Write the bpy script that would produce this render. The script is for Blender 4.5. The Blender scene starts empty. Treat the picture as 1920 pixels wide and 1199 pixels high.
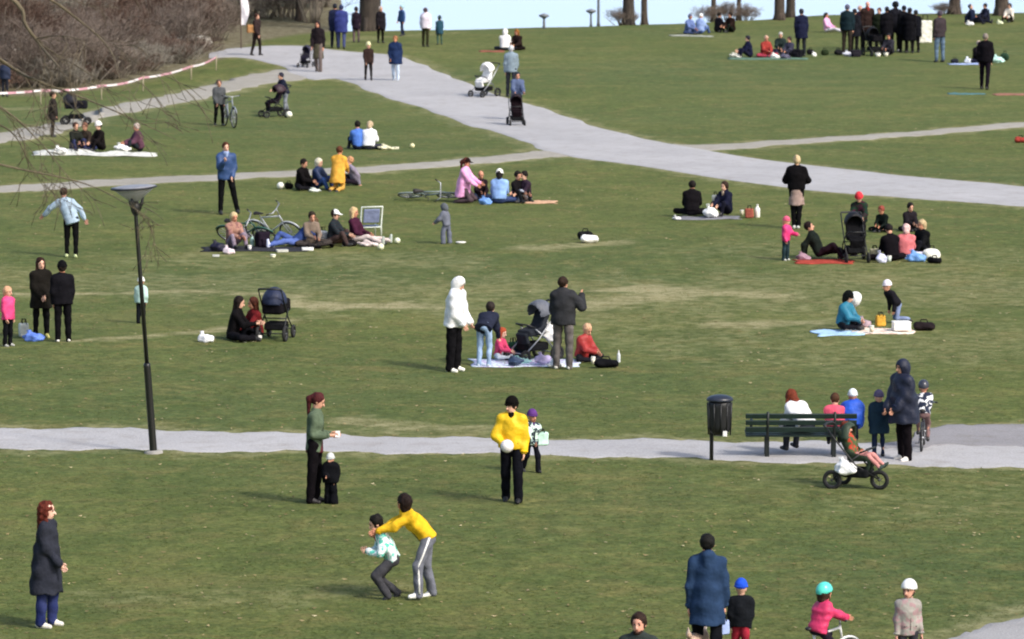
import bpy, math, random
import numpy as np
from mathutils import Vector, Matrix

# ------------------------------------------------------------------ camera
FPX = 8500.0            # focal length in photo pixels (1920 wide)
CAMH = 11.4
HORIZ = -420.0          # photo row of the horizon (far above the frame)
PITCH = math.atan((599.5 - HORIZ) / FPX)
scn = bpy.context.scene
C = scn.collection
cam_d = bpy.data.cameras.new("camera")
cam = bpy.data.objects.new("camera", cam_d); C.objects.link(cam)
cam.location = (0, 0, CAMH)
cam.rotation_euler = (math.pi / 2 - PITCH, 0, 0)
cam_d.sensor_width = 36.0
cam_d.lens = FPX * 36.0 / 1920.0
cam_d.clip_start = 1.0
cam_d.clip_end = 30000.0
cam_d.dof.use_dof = True
cam_d.dof.focus_distance = 72.0
cam_d.dof.aperture_fstop = 4.0
scn.camera = cam

# ------------------------------------------------------------------ sky, sun, exposure
SUN_EL = math.radians(43)
SUN_AZ = math.radians(132)      # from +Y (view direction) clockwise: right of and a little behind the camera
world = bpy.data.worlds.new("World"); scn.world = world
world.use_nodes = True
wn = world.node_tree.nodes; wl = world.node_tree.links
for n in list(wn): wn.remove(n)
sky_n = wn.new("ShaderNodeTexSky"); sky_n.sky_type = 'NISHITA'; sky_n.sun_disc = False
sky_n.sun_elevation = SUN_EL; sky_n.sun_rotation = SUN_AZ
sky_n.air_density = 1.0; sky_n.dust_density = 3.5; sky_n.ozone_density = 1.0
bg_n = wn.new("ShaderNodeBackground"); bg_n.inputs[1].default_value = 0.15
wo_n = wn.new("ShaderNodeOutputWorld")
wl.new(sky_n.outputs[0], bg_n.inputs[0]); wl.new(bg_n.outputs[0], wo_n.inputs[0])
sun_d = bpy.data.lights.new("sun", 'SUN'); sun_d.energy = 2.1; sun_d.angle = math.radians(8)
sun_d.color = (1.0, 0.955, 0.88)
sun = bpy.data.objects.new("sun", sun_d); C.objects.link(sun)
sd = Vector((math.sin(SUN_AZ) * math.cos(SUN_EL), math.cos(SUN_AZ) * math.cos(SUN_EL), math.sin(SUN_EL)))
sun.rotation_euler = sd.to_track_quat('Z', 'Y').to_euler()
sun.location = (60, 20, 60)
scn.view_settings.view_transform = 'Standard'
scn.view_settings.look = 'None'
scn.view_settings.exposure = 0.52
scn.view_settings.gamma = 1.0
scn.view_settings.use_curve_mapping = False
scn.render.engine = 'CYCLES'
scn.cycles.filter_width = 2.0
scn.cycles.use_denoising = True
scn.cycles.max_bounces = 6
scn.cycles.transparent_max_bounces = 12

RNG = random.Random(7)
NR = np.random.RandomState(11)
D2R = math.pi / 180

# ------------------------------------------------------------------ terrain
def flat(px, py):
    u = (px - 960.0) / FPX; v = (599.5 - py) / FPX
    d = np.array([u, math.cos(PITCH) + v * math.sin(PITCH), -math.sin(PITCH) + v * math.cos(PITCH)])
    t = CAMH / -d[2]
    return d[0] * t, d[1] * t
_edge_px = [(648, 57), (840, 57), (1050, 51), (1250, 44), (1420, 38), (1560, 30), (1760, 26), (1930, 24), (2600, 18)]
_edge = [flat(*e) for e in _edge_px]
EX = np.array([-400, _edge[0][0] - 2.5] + [e[0] for e in _edge] + [400.0])
EY = np.array([262, 258] + [e[1] for e in _edge] + [_edge[-1][1] + 4.0])
def yedge(x): return np.interp(x, EX, EY)
def gz(x, y):
    x = np.asarray(x, float); y = np.asarray(y, float)
    z = 0.05 * np.sin(x * .31 + 1.0) * np.sin(y * .19 + .4) + 0.045 * np.sin(x * .13 + y * .11) + 0.018 * np.sin(x * .9 + 2) * np.sin(y * .7)
    t = np.clip((y - yedge(x)) / 26.0, 0, 1)
    t = t * t * (3 - 2 * t) * 0.85 + 0.15 * t
    return z - 9.0 * t
def G(px, py):
    """photo pixel -> point on the terrain"""
    u = (px - 960.0) / FPX; v = (599.5 - py) / FPX
    d = np.array([u, math.cos(PITCH) + v * math.sin(PITCH), -math.sin(PITCH) + v * math.cos(PITCH)])
    z = 0.0
    for _ in range(6):
        t = (CAMH - z) / -d[2]
        x, y = d[0] * t, d[1] * t
        if y > yedge(x): break
        z = float(gz(x, y))
    return Vector((x, y, z))
def AT(px, py, depth):
    """photo pixel -> point at a given distance along Y"""
    u = (px - 960.0) / FPX; v = (599.5 - py) / FPX
    d = np.array([u, math.cos(PITCH) + v * math.sin(PITCH), -math.sin(PITCH) + v * math.cos(PITCH)])
    t = depth / d[1]
    return Vector((d[0] * t, depth, CAMH + d[2] * t))
def ppm(p):
    """photo pixels per metre at a world point"""
    return FPX / (p[1] * math.cos(PITCH) + (CAMH - p[2]) * math.sin(PITCH))

# ------------------------------------------------------------------ materials
def lin(h):
    h = h.lstrip('#')
    out = []
    for i in (0, 2, 4):
        c = int(h[i:i + 2], 16) / 255.0
        out.append(c / 12.92 if c <= 0.04045 else ((c + 0.055) / 1.055) ** 2.4)
    return tuple(out)
_m = {}
def new_mat(name):
    m = bpy.data.materials.new(name); m.use_nodes = True
    nt = m.node_tree
    for n in list(nt.nodes): nt.nodes.remove(n)
    o = nt.nodes.new("ShaderNodeOutputMaterial"); b = nt.nodes.new("ShaderNodeBsdfPrincipled")
    nt.links.new(b.outputs[0], o.inputs[0])
    return m, nt, b
def nd(nt, t, **kw):
    n = nt.nodes.new(t)
    for k, v in kw.items():
        if k.startswith('i_'):
            key = k[2:]
            n.inputs[int(key) if key.isdigit() else key].default_value = v
        else: setattr(n, k, v)
    return n
def noise(nt, scale, detail=4.0, rough=.55, coord='Object', vec=None, dist=0.0):
    if vec is None:
        vec = nd(nt, "ShaderNodeTexCoord").outputs[coord]
    n = nd(nt, "ShaderNodeTexNoise"); n.inputs['Scale'].default_value = scale
    n.inputs['Detail'].default_value = detail; n.inputs['Roughness'].default_value = rough
    n.inputs['Distortion'].default_value = dist
    nt.links.new(vec, n.inputs['Vector'])
    return n.outputs['Fac']
def ramp(nt, fac, stops):
    r = nd(nt, "ShaderNodeValToRGB")
    el = r.color_ramp.elements
    while len(el) < len(stops): el.new(0.5)
    for e, (p, c) in zip(el, stops):
        e.position = p; e.color = (*c, 1) if len(c) == 3 else c
    nt.links.new(fac, r.inputs[0])
    return r.outputs[0]
def mixc(nt, fac, a, b, mode='MIX'):
    n = nd(nt, "ShaderNodeMix", data_type='RGBA', blend_type=mode)
    for sock, v in ((n.inputs[0], fac), (n.inputs[6], a), (n.inputs[7], b)):
        if hasattr(v, 'is_linked'): nt.links.new(v, sock)
        elif isinstance(v, (int, float)): sock.default_value = v
        else: sock.default_value = (*v, 1)
    return n.outputs[2]
def bump(nt, b, fac, strength, dist=0.01):
    n = nd(nt, "ShaderNodeBump"); n.inputs['Strength'].default_value = strength; n.inputs['Distance'].default_value = dist
    nt.links.new(fac, n.inputs['Height']); nt.links.new(n.outputs[0], b.inputs['Normal'])
def cloth(h, style='plain', h2=None):
    key = ('cloth', h, style, h2)
    if key in _m: return _m[key]
    m, nt, b = new_mat("cloth_" + style)
    c = lin(h)
    if max(c) < .03: c = tuple(x * .6 for x in c)
    elif max(c) < .55:
        lum = .3 * c[0] + .6 * c[1] + .1 * c[2]
        c = tuple((x * .9 + lum * .1) * .74 for x in c)
    f = noise(nt, 7.0, 3.0)
    col = ramp(nt, f, [(0.25, tuple(x * .72 for x in c)), (0.75, tuple(min(1, x * 1.22) for x in c))])
    if style == 'stripe':
        w = nd(nt, "ShaderNodeTexWave", wave_type='BANDS', bands_direction='Z'); w.inputs['Scale'].default_value = 5.0
        nt.links.new(nd(nt, "ShaderNodeTexCoord").outputs['Object'], w.inputs['Vector'])
        k = ramp(nt, w.outputs['Fac'], [(0.45, (0, 0, 0)), (0.55, (1, 1, 1))])
        col = mixc(nt, k, col, lin(h2))
    elif style == 'print':
        pf = noise(nt, 13.0, 2.0, .5, dist=.7)
        k = ramp(nt, pf, [(0.50, (0, 0, 0)), (0.56, (1, 1, 1))])
        col = mixc(nt, k, col, lin(h2))
    elif style == 'check':
        v = nd(nt, "ShaderNodeTexChecker"); v.inputs['Scale'].default_value = 16.0
        nt.links.new(nd(nt, "ShaderNodeTexCoord").outputs['Object'], v.inputs['Vector'])
        col = mixc(nt, v.outputs['Fac'], col, lin(h2))
    elif style == 'denim':
        f2 = noise(nt, 2.6, 2.0)
        k = ramp(nt, f2, [(0.4, (0, 0, 0)), (0.7, (1, 1, 1))])
        col = mixc(nt, k, col, tuple(min(1, x * 1.5 + .03) for x in c))
    nt.links.new(col, b.inputs['Base Color'])
    b.inputs['Roughness'].default_value = 0.55 if style == 'shell' else 0.86
    b.inputs['Specular IOR Level'].default_value = 0.3 if style == 'shell' else 0.08
    bump(nt, b, noise(nt, 8.0, 2.0, .5), 0.6, 0.04)
    _m[key] = m
    return m
def paint(h, rough=.45, metal=0.0, var=.15, spec=.5):
    key = ('paint', h, rough, metal, var)
    if key in _m: return _m[key]
    m, nt, b = new_mat("paint")
    c = lin(h)
    f = noise(nt, 9.0, 4.0)
    col = ramp(nt, f, [(0.3, tuple(x * (1 - var) for x in c)), (0.7, tuple(min(1, x * (1 + var)) for x in c))])
    nt.links.new(col, b.inputs['Base Color'])
    b.inputs['Roughness'].default_value = rough; b.inputs['Metallic'].default_value = metal
    b.inputs['Specular IOR Level'].default_value = spec
    bump(nt, b, noise(nt, 60.0, 2.0), 0.15, 0.004)
    _m[key] = m
    return m
def skin_mat(h='#d9a68c'):
    key = ('skin', h)
    if key in _m: return _m[key]
    m, nt, b = new_mat("skin")
    c = lin(h)
    f = noise(nt, 14.0, 2.0)
    col = ramp(nt, f, [(0.3, (c[0] * .9, c[1] * .8, c[2] * .78)), (0.7, c)])
    nt.links.new(col, b.inputs['Base Color'])
    b.inputs['Roughness'].default_value = 0.6
    b.inputs['Subsurface Weight'].default_value = 0.0
    _m[key] = m
    return m
def hair_mat(h):
    key = ('hair', h)
    if key in _m: return _m[key]
    m, nt, b = new_mat("hair")
    c = lin(h)
    tc = nd(nt, "ShaderNodeTexCoord"); mp = nd(nt, "ShaderNodeMapping"); mp.inputs['Scale'].default_value = (60, 60, 9)
    nt.links.new(tc.outputs['Object'], mp.inputs['Vector'])
    f = noise(nt, 1.0, 3.0, vec=mp.outputs[0])
    col = ramp(nt, f, [(0.3, tuple(x * .55 for x in c)), (0.7, tuple(min(1, x * 1.3) for x in c))])
    nt.links.new(col, b.inputs['Base Color'])
    b.inputs['Roughness'].default_value = 0.75; b.inputs['Specular IOR Level'].default_value = .2
    bump(nt, b, f, 0.8, 0.01)
    _m[key] = m
    return m

# ------------------------------------------------------------------ objects and tags
def tag(o, label=None, cat=None, group=None, kind=None):
    if label: o['label'] = label
    if cat: o['category'] = cat
    if group: o['group'] = group
    if kind: o['kind'] = kind
    return o
def empty(name, loc=(0, 0, 0), rz=0.0, label=None, cat=None, group=None):
    o = bpy.data.objects.new(name, None); C.objects.link(o)
    o.location = loc; o.rotation_euler = (0, 0, rz * D2R); o.empty_display_size = .2
    return tag(o, label, cat, group)
def mesh_obj(name, verts, faces, mats, parent=None, smooth=True, midx=None, quads=None):
    me = bpy.data.meshes.new(name)
    me.from_pydata([tuple(v) for v in verts] if not isinstance(verts, list) else verts, [], faces if isinstance(faces, list) else faces.tolist())
    if not isinstance(mats, (list, tuple)): mats = [mats]
    for m in mats: me.materials.append(m)
    if midx is not None: me.polygons.foreach_set('material_index', np.asarray(midx, dtype=np.int32))
    if smooth: me.polygons.foreach_set('use_smooth', np.ones(len(me.polygons), dtype=bool))
    me.update()
    o = bpy.data.objects.new(name, me); C.objects.link(o)
    if parent: o.parent = parent
    return o
def copy_tree(o, parent=None):
    c = o.copy(); C.objects.link(c); c.parent = parent
    for ch in list(o.children): copy_tree(ch, c)
    return c

class MB:
    """collects simple shapes, built as ONE mesh"""
    def __init__(s): s.v = []; s.f = []; s.mi = []; s.m = 0
    def add(s, vs, fs):
        b = len(s.v); s.v += [tuple(float(c) for c in v) for v in vs]
        for f in fs: s.f.append(tuple(b + i for i in f)); s.mi.append(s.m)
    def box(s, c, size, rot=None, bevel=0.0):
        hx, hy, hz = [q / 2 for q in size]
        if bevel <= 0:
            vs = [(x, y, z) for x in (-hx, hx) for y in (-hy, hy) for z in (-hz, hz)]
            fs = [(0, 1, 3, 2), (4, 6, 7, 5), (0, 4, 5, 1), (2, 3, 7, 6), (0, 2, 6, 4), (1, 5, 7, 3)]
        else:
            b = min(bevel, hx * .95, hy * .95, hz * .95)
            vs = []; idx = {}
            for sx in (-1, 1):
                for sy in (-1, 1):
                    for sz in (-1, 1):
                        for ax in range(3):
                            p = [sx * hx, sy * hy, sz * hz]
                            for k in range(3):
                                if k != ax: p[k] -= (sx, sy, sz)[k] * b
                            idx[(sx, sy, sz, ax)] = len(vs); vs.append(tuple(p))
            fs = []
            for ax in range(3):
                o1, o2 = [k for k in range(3) if k != ax]
                for sg in (-1, 1):
                    q = []
                    for a, c2 in ((-1, -1), (1, -1), (1, 1), (-1, 1)):
                        t = [0, 0, 0]; t[ax] = sg; t[o1] = a; t[o2] = c2
                        q.append(idx[(*t, ax)])
                    fl = (sg > 0) ^ (ax == 1)
                    fs.append(tuple(q if fl else q[::-1]))
                for a in (-1, 1):
                    for c2 in (-1, 1):
                        t1 = [0, 0, 0]; t2 = [0, 0, 0]
                        t1[o1] = a; t1[o2] = c2; t2[o1] = a; t2[o2] = c2
                        t1[ax] = -1; t2[ax] = 1
                        fs.append((idx[(*t1, o1)], idx[(*t2, o1)], idx[(*t2, o2)], idx[(*t1, o2)]))
            for sx in (-1, 1):
                for sy in (-1, 1):
                    for sz in (-1, 1):
                        fs.append(tuple(idx[(sx, sy, sz, k)] for k in range(3)))
        M = rot if rot is not None else Matrix.Identity(3)
        s.add([M @ Vector(v) + Vector(c) for v in vs], fs)
    def tube(s, pts, r, n=8, cap=True):
        pts = [Vector(p) for p in pts]
        rs = r if isinstance(r, (list, tuple)) else [r] * len(pts)
        vs = []; fs = []
        prev = None
        for i, p in enumerate(pts):
            d = (pts[min(i + 1, len(pts) - 1)] - pts[max(i - 1, 0)])
            d = d.normalized() if d.length > 1e-9 else Vector((0, 0, 1))
            if prev is None:
                a = d.orthogonal().normalized()
            else:
                a = prev - d * prev.dot(d)
                a = a.normalized() if a.length > 1e-6 else d.orthogonal().normalized()
            prev = a; b = d.cross(a)
            for k in range(n):
                t = 2 * math.pi * k / n
                vs.append(p + (a * math.cos(t) + b * math.sin(t)) * rs[i])
        for i in range(len(pts) - 1):
            for k in range(n):
                k2 = (k + 1) % n
                fs.append((i * n + k, i * n + k2, (i + 1) * n + k2, (i + 1) * n + k))
        if cap:
            fs.append(tuple(range(n - 1, -1, -1))); fs.append(tuple((len(pts) - 1) * n + k for k in range(n)))
        s.add(vs, fs)
    def lathe(s, prof, c=(0, 0, 0), n=20, M=None, closed=False):
        vs = []; fs = []
        M = M or Matrix.Identity(3)
        for r, z in prof:
            for k in range(n):
                t = 2 * math.pi * k / n
                vs.append(M @ Vector((r * math.cos(t), r * math.sin(t), z)) + Vector(c))
        L = len(prof)
        for i in range(L if closed else L - 1):
            j = (i + 1) % L
            for k in range(n):
                k2 = (k + 1) % n
                fs.append((i * n + k, i * n + k2, j * n + k2, j * n + k))
        if not closed:
            fs.append(tuple(range(n - 1, -1, -1))); fs.append(tuple((L - 1) * n + k for k in range(n)))
        s.add(vs, fs)
    def ring(s, c, R, r, n=24, k=6, M=None):
        prof = [(R + r * math.cos(2 * math.pi * i / k), r * math.sin(2 * math.pi * i / k)) for i in range(k)]
        s.lathe(prof, c, n, M, closed=True)
    def ball(s, c, r, n=12, M=None):
        if not isinstance(r, (list, tuple)): r = (r, r, r)
        vs = []; fs = []
        h = n // 2
        M = M or Matrix.Identity(3)
        for i in range(h + 1):
            p = math.pi * i / h
            for k in range(n):
                t = 2 * math.pi * k / n
                vs.append(M @ Vector((r[0] * math.sin(p) * math.cos(t), r[1] * math.sin(p) * math.sin(t), -r[2] * math.cos(p))) + Vector(c))
        for i in range(h):
            for k in range(n):
                k2 = (k + 1) % n
                fs.append((i * n + k, i * n + k2, (i + 1) * n + k2, (i + 1) * n + k))
        s.add(vs, fs)
    def build(s, name, mats, parent=None, smooth=True):
        return mesh_obj(name, s.v, s.f, mats, parent, smooth, s.mi)

# ------------------------------------------------------------------ implicit surfaces: smooth organic shapes
V3 = lambda *a: np.array(a, float)
def nrm(v):
    v = np.asarray(v, float); l = np.linalg.norm(v)
    return v / l if l > 1e-9 else v
class SDF:
    def __init__(s): s.ops = []; s.lo = V3(9, 9, 9); s.hi = V3(-9, -9, -9)
    def _ext(s, p, r): s.lo = np.minimum(s.lo, np.asarray(p) - r); s.hi = np.maximum(s.hi, np.asarray(p) + r)
    def rc(s, a, b, ra, rb, k=.03, depth=1.0, axis=None):
        a = np.asarray(a, float); b = np.asarray(b, float)
        s.ops.append(('rc', a, b, ra, rb, k, depth, axis)); s._ext(a, ra); s._ext(b, rb); return s
    def el(s, c, r, R=None, k=.03):
        c = np.asarray(c, float); s.ops.append(('el', c, np.asarray(r, float), R, k)); s._ext(c, max(r)); return s
    def bx(s, c, h, r, R=None, k=.02):
        c = np.asarray(c, float); s.ops.append(('bx', c, np.asarray(h, float), r, R, k)); s._ext(c, float(np.linalg.norm(h)) + r); return s
    def cut_el(s, c, r, R=None): s.ops.append(('cel', np.asarray(c, float), np.asarray(r, float), R)); return s
    def cut_pl(s, p, n): s.ops.append(('cpl', np.asarray(p, float), nrm(n))); return s    # removes the side n points to
    def mesh(s, res, fold=0.0, fs=14.0, seed=0.0, ridge=0.0):
        lo = s.lo - 3 * res - fold; hi = s.hi + 3 * res + fold
        n = np.ceil((hi - lo) / res).astype(int) + 1
        ax = [lo[i] + res * np.arange(n[i]) for i in range(3)]
        X, Y, Z = np.meshgrid(*ax, indexing='ij')
        F = np.full(X.shape, 1.0)
        for op in s.ops:
            t = op[0]
            if t == 'rc':
                _, a, b, ra, rb, k, depth, axis = op
                pad = max(ra, rb) + k + 3 * res
                l2 = np.minimum(a, b) - pad; h2 = np.maximum(a, b) + pad
            elif t == 'el':
                _, c, r, R, k = op; pad = max(r) + k + 3 * res; l2 = c - pad; h2 = c + pad
            elif t == 'bx':
                _, c, h, rr, R, k = op; pad = float(np.linalg.norm(h)) + rr + k + 3 * res; l2 = c - pad; h2 = c + pad
            else: l2, h2 = lo, hi
            i0 = np.clip(np.floor((l2 - lo) / res).astype(int), 0, n); i1 = np.clip(np.ceil((h2 - lo) / res).astype(int) + 1, 0, n)
            sl = tuple(slice(i0[i], i1[i]) for i in range(3))
            P = np.stack([X[sl], Y[sl], Z[sl]], -1)
            if P.size == 0: continue
            if t == 'rc':
                q = P - a; ba = b - a
                if depth != 1.0 and axis is not None:
                    q = q + axis * ((q @ axis) * (1 / depth - 1))[..., None]
                    ba = ba + axis * ((ba @ axis) * (1 / depth - 1))
                L = ba @ ba
                tt = np.clip((q @ ba) / L, 0, 1) if L > 1e-9 else np.zeros(q.shape[:-1])
                d = np.linalg.norm(q - tt[..., None] * ba, axis=-1) - (ra + (rb - ra) * tt)
                if depth != 1.0: d = d * (0.5 + 0.5 * min(1, depth))
            elif t in ('el', 'cel'):
                c, r, R = op[1], op[2], op[3]
                q = P - c
                if R is not None: q = q @ R           # R columns = local axes
                kk = np.linalg.norm(q / r, axis=-1)
                d = (kk - 1) * min(r)
            elif t == 'bx':
                q = P - c
                if R is not None: q = q @ R
                w = np.abs(q) - h
                d = np.linalg.norm(np.maximum(w, 0), axis=-1) + np.minimum(w.max(-1), 0) - rr
            elif t == 'cpl':
                d = -((P - op[1]) @ op[2])
            if t in ('cel', 'cpl'):
                F[sl] = np.maximum(F[sl], -d)
            else:
                f = F[sl]
                h = np.clip(0.5 + 0.5 * (f - d) / k, 0, 1)
                F[sl] = f + (d - f) * h - k * h * (1 - h)
        if fold > 0:
            F = F + fold * (np.sin(X * fs + seed) * np.sin(Y * fs * 1.3 + seed * 2 + Z * 3) + .8 * np.sin(Z * fs * 1.6 + seed * 3 + X * 7) * np.cos(Y * fs * .8 + X * fs * .5))
        if ridge > 0:
            F = F + ridge * np.abs(np.sin(Z * 34.0 + seed)) - ridge * .6
        return nets(F, lo, res)
def nets(F, lo, res):
    S = F < 0
    c = np.zeros(tuple(np.array(S.shape) - 1), np.int8)
    sl = lambda d, n: slice(d, n - 1 + d)
    nx, ny, nz = S.shape
    for i in (0, 1):
        for j in (0, 1):
            for k in (0, 1):
                c += S[sl(i, nx), sl(j, ny), sl(k, nz)]
    act = (c > 0) & (c < 8)
    ids = np.full(c.shape, -1, np.int64); A = np.argwhere(act)
    ids[act] = np.arange(len(A))
    if len(A) == 0: return np.zeros((0, 3)), np.zeros((0, 4), int)
    acc = np.zeros((len(A), 3)); cnt = np.zeros(len(A))
    corners = [(i, j, k) for i in (0, 1) for j in (0, 1) for k in (0, 1)]
    for p in corners:
        for ax in range(3):
            if p[ax] == 1: continue
            q = list(p); q[ax] = 1
            f0 = F[A[:, 0] + p[0], A[:, 1] + p[1], A[:, 2] + p[2]]
            f1 = F[A[:, 0] + q[0], A[:, 1] + q[1], A[:, 2] + q[2]]
            m = (f0 < 0) != (f1 < 0)
            t = np.where(m, f0 / np.where(m, f0 - f1, 1), 0)
            pos = np.tile(np.array(p, float), (len(A), 1)); pos[:, ax] = t
            acc[m] += pos[m]; cnt[m] += 1
    V = lo + res * (A + acc / cnt[:, None])
    Q = []
    for ax in range(3):
        o1, o2 = (ax + 1) % 3, (ax + 2) % 3
        a = [slice(None)] * 3; b = [slice(None)] * 3
        a[ax] = slice(0, -1); b[ax] = slice(1, None)
        d = S[tuple(a)] != S[tuple(b)]
        E = np.argwhere(d)
        ok = (E[:, o1] > 0) & (E[:, o2] > 0) & (E[:, o1] < S.shape[o1] - 1) & (E[:, o2] < S.shape[o2] - 1)
        E = E[ok]
        def cid(d1, d2):
            e = E.copy(); e[:, o1] -= d1; e[:, o2] -= d2
            return ids[e[:, 0], e[:, 1], e[:, 2]]
        q = np.stack([cid(1, 1), cid(0, 1), cid(0, 0), cid(1, 0)], 1)
        fl = S[E[:, 0], E[:, 1], E[:, 2]]
        q[~fl] = q[~fl][:, ::-1]
        Q.append(q)
    return V, np.concatenate(Q)
def sdf_obj(name, s, res, mat, parent=None, fold=0.0, fs=14.0, seed=0.0, ridge=0.0):
    V, Q = s.mesh(res, fold, fs, seed, ridge)
    if len(V) == 0: return None
    return mesh_obj(name, V.tolist(), Q.tolist(), mat, parent)

# ================================================================== SETTING
def poly_px(pts): return [G(*p) for p in pts]
def cat_rom(pts, n=8):
    pts = [np.array(p, float) for p in pts]; out = []
    for i in range(len(pts) - 1):
        p0 = pts[max(i - 1, 0)]; p1 = pts[i]; p2 = pts[i + 1]; p3 = pts[min(i + 2, len(pts) - 1)]
        for k in range(n):
            t = k / n
            out.append(.5 * ((2 * p1) + (-p0 + p2) * t + (2 * p0 - 5 * p1 + 4 * p2 - p3) * t * t + (-p0 + 3 * p1 - 3 * p2 + p3) * t ** 3))
    out.append(pts[-1]); return out
PATHS = {
 'main': ([(395, 100), (450, 90), (560, 86), (640, 95), (700, 100), (757, 108), (830, 137), (888, 161), (934, 180), (993, 195), (1059, 217), (1124, 239), (1200, 258), (1285, 276), (1450, 303), (1600, 320), (1760, 336), (1920, 350), (2300, 384)],
          [(390, 110), (450, 108), (520, 122), (548, 140), (585, 150), (632, 149), (670, 162), (709, 179), (790, 203), (856, 228), (906, 243), (971, 262), (1020, 283), (1080, 297), (1200, 312), (1400, 343), (1600, 364), (1920, 389), (2300, 424)]),
 'left': ([(-300, 300), (-120, 272), (0, 249), (100, 231), (200, 201), (300, 182), (390, 160), (480, 138), (545, 130), (575, 128)],
          [(-300, 326), (-120, 294), (0, 269), (100, 253), (200, 221), (300, 201), (390, 184), (480, 162), (560, 150), (590, 146)]),
 'thin_left': ([(-300, 370), (0, 350), (200, 337), (400, 328), (700, 312), (850, 300), (1000, 285), (1060, 276)],
               [(-300, 384), (0, 363), (200, 350), (400, 339), (700, 323), (850, 312), (1000, 299), (1075, 292)]),
 'thin_right': ([(1262, 270), (1330, 272), (1500, 261), (1700, 248), (1920, 229), (2300, 200)],
                [(1290, 284), (1370, 281), (1500, 270), (1700, 257), (1920, 239), (2300, 211)]),
 'low': ([(-400, 800), (0, 802), (300, 806), (600, 815), (900, 822), (1200, 825), (1500, 829), (1680, 828), (1770, 802), (1920, 796), (2300, 790)],
         [(-400, 840), (0, 842), (300, 846), (600, 848), (900, 852), (1200, 859), (1500, 868), (1680, 874), (1770, 876), (1920, 880), (2300, 892)]),
 'corner': ([(1715, 1222), (1780, 1196), (1840, 1174), (1920, 1150), (2100, 1090), (2400, 1010)],
            [(1990, 1330), (2040, 1285), (2090, 1250), (2170, 1215), (2330, 1150), (2600, 1060)]),
}
def edge_noise(P, amp, seed):
    out = []
    for i, p in enumerate(P):
        s = p.x * 1.7 + p.y * .9 + seed
        out.append(Vector((p.x + amp * .6 * math.sin(s * 2.1), p.y + amp * (math.sin(s * 1.3) + .6 * math.sin(s * 3.7 + 1) + .4 * math.sin(s * 8.3)), 0)))
    return out
def path_mat(name, c1, c2, soil):
    m, nt, b = new_mat(name)
    big = noise(nt, .35, 3.0); mid = noise(nt, 2.2, 4.0); fine = noise(nt, 30.0, 3.0)
    col = ramp(nt, big, [(0.3, lin(c1)), (0.7, lin(c2))])
    k = ramp(nt, mid, [(0.50, (0, 0, 0)), (0.78, (1, 1, 1))])
    kk = nd(nt, "ShaderNodeMath", operation='MULTIPLY'); nt.links.new(k, kk.inputs[0]); kk.inputs[1].default_value = .55
    col = mixc(nt, kk.outputs[0], col, lin(soil))
    f = ramp(nt, fine, [(0.3, (.8, .8, .8)), (0.7, (1.14, 1.14, 1.14))])
    col = mixc(nt, 1.0, col, f, 'MULTIPLY')
    nt.links.new(col, b.inputs['Base Color']); b.inputs['Roughness'].default_value = .93; b.inputs['Specular IOR Level'].default_value = .2
    bump(nt, b, fine, .6, .02)
    return m
M_GRAVEL = path_mat("gravel_path", '#a3a2a3', '#b0afb0', '#8d8880')
M_GRAVEL2 = path_mat("worn_gravel", '#98948a', '#a39f96', '#7c7664')
M_ASPH = path_mat("old_asphalt", '#989797', '#a3a2a2', '#827f7a')
PATH_LINES = []
def make_path(name, up, lo, mat, zoff, seed, n=10, across=9, amp=.13):
    U = edge_noise([G(*q) for q in cat_rom(up, n)], amp, seed); L = edge_noise([G(*q) for q in cat_rom(lo, n)], amp, seed + 40)
    PATH_LINES.append((U, L))
    vs = []; fs = []
    m = len(U)
    for i in range(m):
        for j in range(across + 1):
            t = (0, .02, .08, .2, .4, .6, .8, .92, .98, 1)[j]
            p = U[i].lerp(L[i], t)
            crown = .008 * math.sin(math.pi * t)
            vs.append((p.x, p.y, float(gz(p.x, p.y)) + (-.02 if j in (0, across) else zoff + crown)))
    for i in range(m - 1):
        for j in range(across):
            a = i * (across + 1) + j
            fs.append((a, a + 1, a + across + 2, a + across + 1))
    o = mesh_obj(name, vs, fs, mat)
    # keep the faces upward
    if o.data.polygons[0].normal.z < 0: o.data.flip_normals()
    return tag(o, kind='structure')
make_path('main_path', *PATHS['main'], M_GRAVEL, .016, 1)
make_path('branch_path', *PATHS['left'], M_GRAVEL2, .008, 2, amp=.22)
make_path('narrow_path', *PATHS['thin_left'], M_GRAVEL2, .008, 3)
make_path('narrow_path', *PATHS['thin_right'], M_GRAVEL2, .008, 4)
make_path('footpath', *PATHS['low'], M_GRAVEL, .008, 5, n=16)
make_path('footpath', [(1650, 838), (1700, 822), (1770, 801), (1920, 795), (2300, 789)], [(1662, 842), (1720, 840), (1790, 839), (1920, 842), (2300, 850)], path_mat("dark_asphalt", '#868486', '#929092', '#78746c'), .022, 9)
make_path('corner_path', *PATHS['corner'], M_ASPH, .008, 6)

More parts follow.
